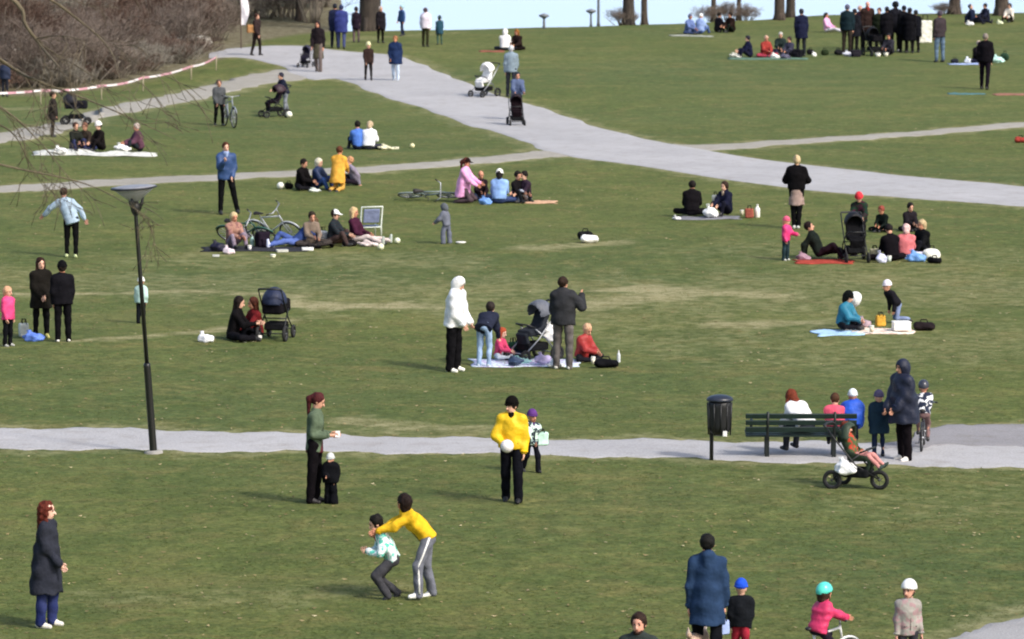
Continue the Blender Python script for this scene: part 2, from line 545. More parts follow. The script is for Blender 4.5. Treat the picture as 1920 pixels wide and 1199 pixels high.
# worn, dry and bare streaks in the lawn: (points, half width in metres, strength)
WEAR = [
 ([(560, 572), (640, 574), (740, 574)], .75, .95), ([(430, 590), (560, 598), (640, 592)], .35, .5),
 ([(0, 552), (140, 552), (260, 548), (400, 548), (560, 556)], .26, .9), ([(130, 640), (270, 632), (400, 620), (540, 603)], .24, .85),
 ([(980, 466), (1060, 462), (1140, 456)], .55, .75), ([(1090, 575), (1200, 560), (1280, 545), (1420, 555)], .8, .8),
 ([(1150, 545), (1220, 541), (1290, 546)], .5, .9), ([(1480, 540), (1560, 525), (1700, 512)], .5, .5), ([(1700, 545), (1920, 550)], .45, .45),
 ([(1380, 610), (1440, 607), (1510, 606)], .6, .8), ([(430, 495), (560, 490), (780, 498)], .5, .45), ([(140, 520), (300, 515), (420, 525)], .6, .4),
 ([(1000, 590), (1180, 600), (1330, 590)], .8, .4), ([(1560, 690), (1620, 694), (1740, 690)], .3, .35), ([(640, 790), (760, 800), (900, 805)], .6, .7),
 ([(1830, 520), (1920, 518)], .5, .35), ([(1400, 275), (1600, 285), (1920, 315)], .5, .3), ([(1180, 260), (1500, 240), (1920, 210)], .8, .25),
 ([(300, 1130), (420, 1120), (540, 1128)], .25, .35), ([(700, 1040), (860, 1050), (1000, 1040)], .2, .2), ([(400, 105), (560, 90), (700, 70), (840, 62)], .8, .5),
 ([(0, 205), (70, 204)], .6, .6),
 ([(0, 530), (300, 535), (600, 545)], 3.2, .46), ([(380, 488), (600, 484), (800, 492)], 2.0, .46), ([(950, 555), (1300, 560), (1600, 540), (1920, 545)], 4.5, .48),
 ([(1300, 620), (1600, 660), (1920, 640)], 3.5, .42), ([(1450, 470), (1700, 500), (1920, 490)], 2.6, .40), ([(1500, 900), (1750, 960), (1920, 920)], 1.6, .36),
 ([(200, 1120), (500, 1125), (700, 1100)], .8, .40), ([(960, 1000), (1150, 990)], .7, .22), ([(1250, 60), (1500, 75), (1900, 100)], 2.5, .3), ([(840, 90), (1100, 110), (1300, 130)], 5, .25),
]
def seg_dist(X, Y, a, b):
    dx, dy = b[0] - a[0], b[1] - a[1]
    t = np.clip(((X - a[0]) * dx + (Y - a[1]) * dy) / (dx * dx + dy * dy + 1e-9), 0, 1)
    return np.hypot(X - a[0] - t * dx, Y - a[1] - t * dy)
def ground_mesh():
    xs = np.concatenate([np.arange(-400, -34, 12), np.arange(-34, 34, .45), np.arange(34, 400.1, 12)])
    ys = np.concatenate([np.arange(-60, 44, 6), np.arange(44, 232, .45), np.arange(232, 300, 2), np.arange(300, 420.1, 12)])
    X, Y = np.meshgrid(xs, ys, indexing='ij')
    Z = gz(X, Y)
    far = np.clip((Y - yedge(X) - 26) / 60, 0, 1)
    Z = Z - 2 * far
    nx, ny = X.shape
    V = np.stack([X, Y, Z], -1).reshape(-1, 3)
    I = np.arange(nx * ny).reshape(nx, ny)
    Q = np.stack([I[:-1, :-1], I[1:, :-1], I[1:, 1:], I[:-1, 1:]], -1).reshape(-1, 4)
    me = bpy.data.meshes.new('ground')
    me.from_pydata(V.tolist(), [], Q.tolist())
    me.polygons.foreach_set('use_smooth', np.ones(len(me.polygons), dtype=bool))
    fine = (np.abs(X) < 34) & (Y > 44) & (Y < 232)
    fx, fy = X[fine], Y[fine]
    wear = np.zeros(fx.shape)
    jit = .25 * np.sin(fx * 2.3 + fy * .6) + .2 * np.sin(fx * 5.1 - fy * 1.1)
    for pts, hw, st in WEAR:
        g = [G(*p) for p in pts]
        d = np.full(fx.shape, 1e9)
        for a, b in zip(g[:-1], g[1:]): d = np.minimum(d, seg_dist(fx, fy, a, b))
        wear = np.maximum(wear, st * np.clip(1.6 - d / hw * (1 + jit) , 0, 1))
    for U, L in PATH_LINES:
        for line in (U, L):
            d = np.full(fx.shape, 1e9)
            for a, b in zip(line[:-1:2], line[2::2]): d = np.minimum(d, seg_dist(fx, fy, a, b))
            wear = np.maximum(wear, .62 * np.clip(1.25 - d / (.75 + jit), 0, 1))
    soil = np.zeros(fx.shape)
    # the shrub bed behind the tape, top left, and the ground further back there
    bed = [G(*p) for p in [(-200, 186), (75, 182), (200, 170), (300, 148), (400, 118), (430, 98), (520, 72), (600, 62), (650, 60)]]
    bx_ = np.array([b.x for b in bed]); by_ = np.array([b.y for b in bed])
    o = np.argsort(bx_)
    yb = np.interp(fx, bx_[o], by_[o], right=1e4)
    soil = np.clip((fy - yb) / 2.0 + .5 * jit, 0, 1)
    W = np.zeros(X.shape); W[fine] = wear
    So = np.zeros(X.shape); So[fine] = soil
    So[(Y >= 232) & (X < 0)] = 1.0
    for nm, arr in (('wear', W), ('soil', So)):
        at = me.attributes.new(nm, 'FLOAT', 'POINT'); at.data.foreach_set('value', arr.reshape(-1).astype(np.float32))
    me.update()
    o = bpy.data.objects.new('ground', me); C.objects.link(o)
    return tag(o, kind='structure')
ground = ground_mesh()
def grass_mat():
    m, nt, b = new_mat("lawn")
    tc = nd(nt, "ShaderNodeTexCoord")
    big = noise(nt, .045, 3.0); mid = noise(nt, .33, 5.0, .62); small = noise(nt, 2.6, 5.0, .65); fine = noise(nt, 24.0, 3.0, .7)
    mp = nd(nt, "ShaderNodeMapping"); mp.inputs['Scale'].default_value = (.16, .55, 1)
    nt.links.new(tc.outputs['Object'], mp.inputs['Vector'])
    strk = noise(nt, 1.0, 5.0, .6, vec=mp.outputs[0], dist=.6)
    col = ramp(nt, mid, [(0.25, lin('#4a5631')), (0.5, lin('#59633a')), (0.78, lin('#6c6e47'))])
    col = mixc(nt, ramp(nt, big, [(0.42, (0, 0, 0)), (0.62, (.8, .8, .8))]), col, lin('#4a5a3a'))
    col = mixc(nt, ramp(nt, strk, [(0.50, (0, 0, 0)), (0.78, (.62, .62, .62))]), col, lin('#777350'))
    pat = noise(nt, .9, 6.0, .7, dist=.8)
    col = mixc(nt, ramp(nt, pat, [(0.49, (0, 0, 0)), (0.70, (.72, .72, .72))]), col, lin('#776d4c'))
    pat2 = noise(nt, .55, 5.0, .65, dist=1.2)
    col = mixc(nt, ramp(nt, pat2, [(0.30, (.65, .65, .65)), (0.48, (0, 0, 0))]), col, lin('#48572f'))
    fadd = noise(nt, 5.5, 4.0, .7)
    col = mixc(nt, ramp(nt, fadd, [(0.5, (0, 0, 0)), (0.75, (.5, .5, .5))]), col, lin('#7f7a52'))
    s = ramp(nt, small, [(0.25, (.58, .59, .58)), (0.75, (1.2, 1.19, 1.12))])
    col = mixc(nt, 1.0, col, s, 'MULTIPLY')
    clump = noise(nt, 9.0, 3.0, .6)
    col = mixc(nt, 1.0, col, ramp(nt, clump, [(0.3, (.70, .74, .66)), (0.5, (1, 1, 1)), (0.7, (1.3, 1.24, 1.2))]), 'MULTIPLY')
    f = ramp(nt, fine, [(0.25, (.66, .68, .64)), (0.75, (1.32, 1.3, 1.25))])
    col = mixc(nt, 1.0, col, f, 'MULTIPLY')
    aw = nd(nt, "ShaderNodeAttribute", attribute_name='wear')
    wn_ = nd(nt, "ShaderNodeMath", operation='MULTIPLY_ADD'); nt.links.new(small, wn_.inputs[0]); wn_.inputs[1].default_value = 1.5; wn_.inputs[2].default_value = -.75
    wa = nd(nt, "ShaderNodeMath", operation='ADD'); nt.links.new(aw.outputs['Fac'], wa.inputs[0]); nt.links.new(wn_.outputs[0], wa.inputs[1])
    wm = nd(nt, "ShaderNodeMath", operation='MULTIPLY', use_clamp=True); nt.links.new(aw.outputs['Fac'], wm.inputs[1])
    wr = ramp(nt, wa.outputs[0], [(0.25, (0, 0, 0)), (0.85, (1, 1, 1))])
    nt.links.new(wr, wm.inputs[0])
    dirt = ramp(nt, small, [(0.3, lin('#8a8063')), (0.7, lin('#a99e86'))])
    col = mixc(nt, wm.outputs[0], col, dirt)
    asl = nd(nt, "ShaderNodeAttribute", attribute_name='soil')
    soilc = ramp(nt, small, [(0.3, lin('#453c34')), (0.5, lin('#6a6055')), (0.7, lin('#948d80'))])
    col = mixc(nt, asl.outputs['Fac'], col, soilc)
    col = mixc(nt, 1.0, col, (.90, .935, .78), 'MULTIPLY')
    nt.links.new(col, b.inputs['Base Color'])
    b.inputs['Roughness'].default_value = 0.95; b.inputs['Specular IOR Level'].default_value = .1
    b.inputs['Sheen Weight'].default_value = .12; b.inputs['Sheen Tint'].default_value = (*lin('#a6ad7c'), 1)
    bump(nt, b, small, .35, .06)
    return m
M_LAWN = grass_mat(); ground.data.materials.append(M_LAWN)

# grass tufts on the near and middle lawn
def on_path(x, y):
    for U, L in PATH_LINES:
        poly = U + L[::-1]
        c = False; j = len(poly) - 1
        for i in range(len(poly)):
            if (poly[i].y > y) != (poly[j].y > y) and x < (poly[j].x - poly[i].x) * (y - poly[i].y) / (poly[j].y - poly[i].y) + poly[i].x: c = not c
            j = i
        if c: return True
    return False
def inside_mask(x, y):
    res = np.zeros(x.shape, bool)
    for U, L in PATH_LINES:
        poly = [(p.x, p.y) for p in U] + [(p.x, p.y) for p in L[::-1]]
        c = np.zeros(x.shape, bool); j = len(poly) - 1
        for i in range(len(poly)):
            xi, yi = poly[i]; xj, yj = poly[j]
            if yi != yj:
                k = ((yi > y) != (yj > y)) & (x < (xj - xi) * (y - yi) / (yj - yi) + xi)
                c ^= k
            j = i
        res |= c
    return res
def tufts():
    N = 190000
    y = 52 + (150 - 52) * NR.rand(N) ** 1.25
    x = (NR.rand(N) * 2 - 1) * (y * 0.116 + 2.5)
    keep = ~inside_mask(x, y)
    x, y = x[keep], y[keep]; N = len(x)
    z = gz(x, y) - .004
    nb = 3
    a = NR.rand(N, nb) * 2 * math.pi; h = .006 + .012 * NR.rand(N, nb); w = .006 + .008 * NR.rand(N, nb)
    lean = .05 + .06 * NR.rand(N, nb)
    ox = x[:, None] + 0.10 * NR.randn(N, nb); oy = y[:, None] + .10 * NR.randn(N, nb)
    t = NR.rand(N, nb) * 2 * math.pi
    A = np.stack([ox + w * np.cos(a), oy + w * np.sin(a), np.repeat(z[:, None], nb, 1)], -1)
    B = np.stack([ox - w * np.cos(a), oy - w * np.sin(a), np.repeat(z[:, None], nb, 1)], -1)
    T = np.stack([ox + lean * np.cos(t), oy + lean * np.sin(t), z[:, None] + h], -1)
    V = np.stack([A, B, T], 2).reshape(-1, 3)
    me = bpy.data.meshes.new('grass')
    n = len(V)
    me.vertices.add(n); me.vertices.foreach_set('co', V.reshape(-1).astype(np.float32))
    me.loops.add(n); me.loops.foreach_set('vertex_index', np.arange(n, dtype=np.int32))
    me.polygons.add(n // 3); me.polygons.foreach_set('loop_start', np.arange(0, n, 3, dtype=np.int32))
    me.update(calc_edges=True)
    m, nt, b = new_mat("grass_blades")
    g1 = noise(nt, .33, 5.0, .62); g2 = noise(nt, 9.0, 2.0)
    col = ramp(nt, g1, [(0.25, lin('#4f5b33')), (0.5, lin('#606b3e')), (0.78, lin('#7a784d'))])
    col = mixc(nt, 1.0, col, ramp(nt, g2, [(0.3, (.85, .86, .66)), (0.7, (1.45, 1.36, 1.0))]), 'MULTIPLY')
    nt.links.new(col, b.inputs['Base Color']); b.inputs['Roughness'].default_value = .8; b.inputs['Specular IOR Level'].default_value = .2
    tr = nd(nt, "ShaderNodeBsdfTranslucent"); mx = nd(nt, "ShaderNodeMixShader"); mx.inputs[0].default_value = .6
    nt.links.new(col, tr.inputs[0]); nt.links.new(b.outputs[0], mx.inputs[1]); nt.links.new(tr.outputs[0], mx.inputs[2])
    nt.links.new(mx.outputs[0], [n for n in nt.nodes if n.type == 'OUTPUT_MATERIAL'][0].inputs[0])
    me.materials.append(m)
    o = bpy.data.objects.new('grass', me); C.objects.link(o)
    tag(o, 'short green spring grass blades covering the lawn', 'grass', kind='stuff')
tufts()

# water beyond the lawn's edge
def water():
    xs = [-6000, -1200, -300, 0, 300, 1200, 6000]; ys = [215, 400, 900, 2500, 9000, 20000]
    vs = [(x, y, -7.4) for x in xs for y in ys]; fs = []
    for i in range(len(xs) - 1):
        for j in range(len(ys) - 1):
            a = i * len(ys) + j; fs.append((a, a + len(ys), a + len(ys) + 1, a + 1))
    m, nt, b = new_mat("water_painted_glare")
    b.inputs['Base Color'].default_value = (*lin('#c2d8e8'), 1); b.inputs['Roughness'].default_value = .45; b.inputs['Specular IOR Level'].default_value = .25; b.inputs['IOR'].default_value = 1.33  # pale diffuse base colour stands in for bright sky glare on the water
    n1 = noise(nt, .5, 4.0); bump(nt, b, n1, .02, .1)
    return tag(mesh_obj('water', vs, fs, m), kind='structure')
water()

# ------------------------------------------------------------------ bare trees and shrubs
def bark(h1, h2, name='bark'):
    m, nt, b = new_mat(name)
    tc = nd(nt, "ShaderNodeTexCoord"); mp = nd(nt, "ShaderNodeMapping"); mp.inputs['Scale'].default_value = (9, 9, 2.2)
    nt.links.new(tc.outputs['Object'], mp.inputs['Vector'])
    f = noise(nt, 1.0, 6.0, .65, vec=mp.outputs[0])
    nt.links.new(ramp(nt, f, [(0.3, lin(h1)), (0.7, lin(h2))]), b.inputs['Base Color'])
    b.inputs['Roughness'].default_value = .92; bump(nt, b, f, .9, .05)
    return m
M_BARK = bark('#241f1b', '#4b423a'); M_BARK2 = bark('#2c2520', '#564a40'); M_BARK3 = bark('#6f675c', '#a39a8c', 'pale_bark'); M_TWIG = bark('#55483d', '#7d6c5c', 'twig'); M_TWIG2 = bark('#3d352c', '#7a6f58', 'budding_twig')
def grow(mb, p, d, L, r, depth, rng, up=.25, spread=.75, n=3, tip=.004, seg=3, sides=5, gravity=0.0):
    pts = [Vector(p)]; rs = [r]
    dd = Vector(d).normalized()
    for i in range(seg):
        dd = (dd + Vector((rng.gauss(0, .13), rng.gauss(0, .13), rng.gauss(0, .1) + up * .12 - gravity))).normalized()
        pts.append(pts[-1] + dd * (L / seg)); rs.append(max(tip, r * (1 - .42 * (i + 1) / seg)))
    mb.tube(pts, rs, sides if r > .03 else 3, cap=depth == 0)
    if depth <= 0: return
    k = n if r > .02 else n + 1
    for i in range(k):
        t = rng.uniform(.35, 1.0) if i else 1.0
        idx = min(int(t * seg), seg - 1); f = t * seg - idx
        q = pts[idx].lerp(pts[idx + 1], min(1, f))
        sd_ = Vector((rng.gauss(0, 1), rng.gauss(0, 1), rng.gauss(0, .6)))
        nd_ = (dd * (1 - spread * .5) + sd_.normalized() * spread * rng.uniform(.5, 1) + Vector((0, 0, up))).normalized()
        grow(mb, q, nd_, L * rng.uniform(.6, .82), max(tip, rs[idx + 1] * rng.uniform(.55, .75)), depth - 1, rng, up, spread, n, tip, seg, sides, gravity)
def tree_meshes(seed, r=.35, h=4.5):
    rng = random.Random(seed)
    t = MB()
    pts = [(0, 0, -.25), (0, 0, .12), (.02, 0, .5), (.03, .02, h * .5), (.05, 0, h)]
    t.tube(pts, [r * 1.25, r * 1.12, r * 1.0, r * .86, r * .72], 14)
    for k in range(5):      # root flare
        a = k * 1.257 + rng.random()
        t.tube([(r * .7 * math.cos(a), r * .7 * math.sin(a), .4), (r * 1.05 * math.cos(a), r * 1.05 * math.sin(a), .08), (r * 1.55 * math.cos(a), r * 1.55 * math.sin(a), -.12)], [r * .36, r * .26, r * .10], 6)
    c = MB()
    for k in range(5):
        a = k * 1.257 + rng.uniform(-.4, .4)
        grow(c, (.05, 0, h * rng.uniform(.72, 1.0)), (math.cos(a) * .7, math.sin(a) * .7, .8), h * .75, r * .45, 5, rng, n=3, tip=.007)
    return t, c
TREES = [tree_meshes(s) for s in (3, 8)]
_tree_cache = {}
def bare_tree(label, px, py, r, variant=0, mat=None, group='bare trees along the edge of the lawn', rz=0):
    p = G(px, py)
    mat = mat or M_BARK
    o = empty('tree', p, rz, label, 'tree', group)
    key = (variant, mat.name)
    if key not in _tree_cache:
        t, c = TREES[variant]
        a = t.build('trunk', mat, o); b = c.build('crown', M_TWIG, o)
        _tree_cache[key] = (a, b)
    else:
        for src in _tree_cache[key]:
            q = src.copy(); C.objects.link(q); q.parent = o
    s = r / .35
    o.scale = (s, s, max(.8, s))
    return o
bare_tree('thick dark tree trunk behind the people at the top of the main path', 693, 58, .50, 0, M_BARK)
bare_tree('dark trunk on the empty crest, beside a thinner grey trunk', 1178, 47, .28, 1, M_BARK, rz=40)
bare_tree('thin grey trunk leaning beside a dark trunk on the empty crest', 1208, 46, .15, 0, M_BARK2, rz=100)
bare_tree('slim pale tree behind the seated people in brown and black', 1338, 36, .12, 1, M_BARK2, rz=200)
bare_tree('slim grey tree at the back of the people in brown and black', 1385, 35, .11, 0, M_BARK2, rz=20)
bare_tree('brown tree trunk behind the lone standing person in navy', 1462, 38, .25, 1, M_BARK2, rz=150)
bare_tree('dark mossy trunk close behind the brown trunk on the crest', 1482, 33, .22, 0, M_BARK, rz=310)
bare_tree('grey tree trunk between the dark clad crowd and the resting pair', 1790, 27, .28, 1, M_BARK2, rz=250)
bare_tree('broad grey tree trunk the resting pair in navy leans against', 1878, 30, .33, 0, M_BARK2, rz=80)
bare_tree('slender tree at the far end of the shrub bed', 560, 40, .16, 1, M_BARK2, rz=10)
bare_tree('pale slender tree in the middle of the shrub bed', 196, 82, .14, 0, M_BARK2, rz=60)
bare_tree('pale grey forked tree by the back of the shrub bed', 300, 62, .13, 1, M_BARK2, rz=270)

def shrub_meshes(seed, n, H, spread):
    rng = random.Random(seed); st = MB(); tw = MB()
    for k in range(n):
        a = rng.uniform(0, 6.283); q = rng.random()
        p = (math.cos(a) * q * .35 * spread, math.sin(a) * q * .35 * spread, -.08)
        d = Vector((math.cos(a) * q * spread * .6, math.sin(a) * q * spread * .6, 1)).normalized()
        L = H * rng.uniform(.5, .8); pts = [Vector(p)]
        for i in range(3):
            d = (d + Vector((rng.gauss(0, .1), rng.gauss(0, .1), 0))).normalized(); pts.append(pts[-1] + d * L / 3)
        st.tube(pts, [.034, .028, .020, .012], 5)
        for j in range(6):
            t = rng.uniform(.3, 1); i = min(2, int(t * 3)); q2 = pts[i].lerp(pts[i + 1], t * 3 - i)
            grow(tw, q2, (rng.gauss(0, 1), rng.gauss(0, 1), .7), H * .28, .013, 2, rng, n=3, tip=.006, seg=2, spread=.8, up=.15)
    return st, tw
SHR = [shrub_meshes(21, 15, 2.6, 1.5), shrub_meshes(22, 13, 3.6, .9), shrub_meshes(23, 18, 1.4, 2.2)]
_shr = {}
def shrub(label, px, py, variant, mat, s=1.0, group='bare shrubs in the bed'):
    p = G(px, py)
    o = empty('shrub', p, RNG.uniform(0, 360), label, 'shrub', group); o.scale = (s, s, s * RNG.uniform(.9, 1.1))
    key = (variant, mat.name)
    if key not in _shr:
        a = SHR[variant][0].build('stem', M_BARK3, o); b = SHR[variant][1].build('twigs', mat, o)
        a['kind'] = 'stuff'; b['kind'] = 'stuff'
        _shr[key] = (a, b)
    else:
        for src in _shr[key]:
            q = src.copy(); C.objects.link(q); q.parent = o
    return o
M_SB = bark('#453b33', '#95867a', 'brown_twig'); M_SG = bark('#524e46', '#a29c8f', 'grey_twig'); M_SR = bark('#3c2a22', '#70584a', 'red_twig')
def bed_y(x): return float(np.interp(x, [-40, 75, 200, 300, 400, 430, 520, 620], [176, 172, 160, 138, 108, 92, 66, 52]))
RS = random.Random(77)
for i in range(20):
    x = -30 + i * 21 + RS.uniform(-8, 8)
    shrub('low tangled bare shrub right behind the striped barrier tape', x, bed_y(x) - RS.uniform(2, 16), (2, 0)[i % 3 == 0], (M_SB, M_SR, M_SG)[i % 3], RS.uniform(.6, 1.15))
for i in range(20):
    x = -30 + i * 25 + RS.uniform(-10, 10)
    shrub('waist high twiggy brown shrub in the middle of the bed', x, max(20, bed_y(x) - RS.uniform(26, 60)), (0, 1, 0)[i % 3], (M_SB, M_SR, M_SB)[i % 3], RS.uniform(.65, 1.0))
for i in range(24):
    x = -30 + i * 28 + RS.uniform(-10, 10)
    shrub('tall bare brown shrub in the thicket behind the bed', x, max(12, bed_y(x) - RS.uniform(60, 110)) if x < 430 else RS.uniform(14, 44), (1, 0)[i % 2], (M_SB, M_SG, M_SB, M_SR)[i % 4], RS.uniform(.9, 1.35))
for i in range(16):
    x = -40 + i * 43 + RS.uniform(-12, 12)
    shrub('tall dense brown shrub in the farthest row of the thicket', x, RS.uniform(4, 24), (0, 1)[i % 2], (M_SB, M_SB, M_SG, M_SR)[i % 4], RS.uniform(1.0, 1.4))

# barrier tape on stakes along the bed
def tape():
    m, nt, b = new_mat("tape_print")
    w = nd(nt, "ShaderNodeTexWave", wave_type='BANDS', bands_direction='X'); w.inputs['Scale'].default_value = .55
    nt.links.new(nd(nt, "ShaderNodeTexCoord").outputs['Object'], w.inputs['Vector'])
    nt.links.new(ramp(nt, w.outputs['Fac'], [(0.45, lin('#ece6e8')), (0.55, lin('#cf9aa8'))]), b.inputs['Base Color'])
    b.inputs['Roughness'].default_value = .4
    px = [(-60, 200), (76, 197), (190, 188), (268, 172), (358, 150), (405, 132)]
    st = [G(*p) for p in px]
    for i, p in enumerate(st):
        s = MB(); s.tube([(0, 0, -.2), (.01, 0, .3), (.03, .02, .58)], [.024, .022, .02], 6)
        o = s.build('stake', paint('#a79b84', .8)); o.location = p
        tag(o, 'thin wooden stake holding the striped tape by the shrub bed', 'stake', 'stakes of the barrier tape')
    for i, (a, b_) in enumerate(zip(st[:-1], st[1:])):
        vs = []; fs = []
        n = 14
        for k in range(n + 1):
            t = k / n; p = a.lerp(b_, t); z = .47 - .07 * 4 * t * (1 - t)
            for dz, dy in ((0, 0), (.075, .015 * math.sin(k))): vs.append((p.x, p.y - .03 + dy, p.z + z + dz))
        for k in range(n): fs.append((2 * k, 2 * k + 2, 2 * k + 3, 2 * k + 1))
        o = mesh_obj('barrier_tape', vs, fs, m)
        tag(o, 'red and white striped barrier tape strung between two stakes by the shrubs', 'tape', 'lengths of barrier tape')
tape()

# branches of a near tree that reach into the upper left of the view
def near_tree():
    o = empty('tree', (-11.5, 46.0, float(gz(-11.5, 46))), 0, 'budding bare tree whose thin branches hang over the left of the lawn', 'tree')
    base = Vector(o.location)
    t = MB(); t.tube([(0, 0, -.3), (0, 0, .2), (.1, 0, 2), (.25, .1, 5), (.4, .1, 7.2), (.5, .1, 9.5), (.5, .1, 12)], [.42, .30, .24, .2, .16, .11, .04], 12)
    t.build('trunk', M_BARK2, o)
    c = MB(); rng = random.Random(5)
    top = base + Vector((.4, .1, 7.4)); top2 = base + Vector((.5, .1, 9.6)); low = base + Vector((.25, .1, 5.6))
    def limb(start, pix, r0, r1, dep=46.0, kids=8, klen=.8):
        pts = [start]
        for i, (x, y) in enumerate(pix): pts.append(AT(x, y, dep + .35 * math.sin(i * 1.7 + x)))
        cr = [Vector(q) for q in cat_rom(pts, 5)]
        n = len(cr); rs = [r0 + (r1 - r0) * (i / (n - 1)) ** .6 for i in range(n)]
        c.tube([q - base for q in cr], rs, 6)
        for k in range(kids):
            t_ = rng.uniform(.45, 1.0); i = min(n - 2, int(t_ * (n - 1)))
            d = (cr[i + 1] - cr[i]).normalized()
            sd_ = Vector((rng.uniform(-.2, 1), rng.gauss(0, .5), rng.uniform(-1, .35))).normalized()
            grow(c, cr[i] - base, (d * .7 + sd_ * .7), klen * rng.uniform(.5, 1.2), rs[i] * .5, 2, rng, up=-.08, spread=.7, n=2, tip=.0035, seg=3, gravity=.03)
    limb(top2, [(-300, -190), (6, -14), (48, 48), (78, 88), (112, 128)], .045, .008, 45.6, 5, .6)
    limb(top2, [(-250, -60), (-60, 70), (24, 128), (70, 152), (140, 178), (230, 215), (330, 262)], .040, .003, 46.4, 5, .4)
    limb(top, [(-260, 110), (-60, 170), (20, 215), (70, 262), (104, 300)], .030, .003, 45.2, 5, .5)
    limb(top, [(-240, 150), (-40, 220), (28, 255), (60, 330)], .030, .003, 46.8, 4, .5)
    limb(top2, [(-200, -150), (60, -20), (150, 40), (205, 92), (225, 150)], .035, .003, 47.4, 5, .6)
    limb(low, [(-260, 260), (-90, 290), (40, 318), (160, 345), (250, 390), (300, 425)], .025, .002, 45.0, 4, .35)
    c.build('crown', M_TWIG2, o)
near_tree()

for i, (x, y, r_) in enumerate([(55, 95, .10), (110, 70, .11), (160, 60, .09), (246, 74, .10), (338, 60, .09), (372, 52, .12), (420, 60, .08)]):
    bare_tree('slim pale trunk rising out of the tall brown thicket', x, y, r_, i % 2, M_BARK3, 'slim trees in the thicket', rz=i * 77)

# dry leaves and twig bits scattered over the lawn
def leaf_litter():
    n = 5200
    y = 52 + 110 * NR.rand(n) ** 1.2; x = (NR.rand(n) * 2 - 1) * (y * .116 + 2)
    k = ~inside_mask(x, y); x, y = x[k], y[k]; n = len(x)
    z = gz(x, y) + .006 + .012 * NR.rand(n); a = NR.rand(n) * 6.283; l = .018 + .03 * NR.rand(n); w = l * (.3 + .4 * NR.rand(n)); t = .02 * NR.rand(n)
    c, s = np.cos(a), np.sin(a)
    P = [np.stack([x + l * c, y + l * s, z + t], -1), np.stack([x - w * s, y + w * c, z], -1), np.stack([x - l * c, y - l * s, z + t * .6], -1), np.stack([x + w * s, y - w * c, z], -1)]
    V = np.stack(P, 1).reshape(-1, 3)
    m, nt, bs = new_mat("dry_leaf")
    nt.links.new(ramp(nt, noise(nt, 1.7, 2.0), [(0.3, lin('#5a4a30')), (0.5, lin('#8d7c55')), (0.7, lin('#b5ab88'))]), bs.inputs['Base Color']); bs.inputs['Roughness'].default_value = .9
    o = mesh_obj('leaf_litter', V.tolist(), np.arange(4 * n).reshape(-1, 4).tolist(), m, None, False)
    tag(o, 'small dry leaves and twig bits scattered over the lawn', 'leaves', kind='stuff')
leaf_litter()

for lab, x, y, s_ in (('low dark twiggy shrub behind the light blue sitters on the crest', 1330, 39, .55), ('dark twiggy shrub behind the people in brown and black', 1362, 37, .7), ('small bare shrub at the foot of the slim grey tree', 1398, 37, .5), ('dark bare shrub at the foot of the trunk on the empty crest', 1170, 46, .6), ('bare shrub between the broad trunk and the crowd', 1770, 27, .5)):
    shrub(lab, x, y, 2, M_SB, s_, 'bare shrubs on the crest')

# ================================================================== PEOPLE
def dv(p, y, s, abd=0.0):
    p *= D2R; y *= D2R
    return nrm([s * (math.sin(p) * math.sin(y) + abd), -math.sin(p) * math.cos(y), -math.cos(p)])
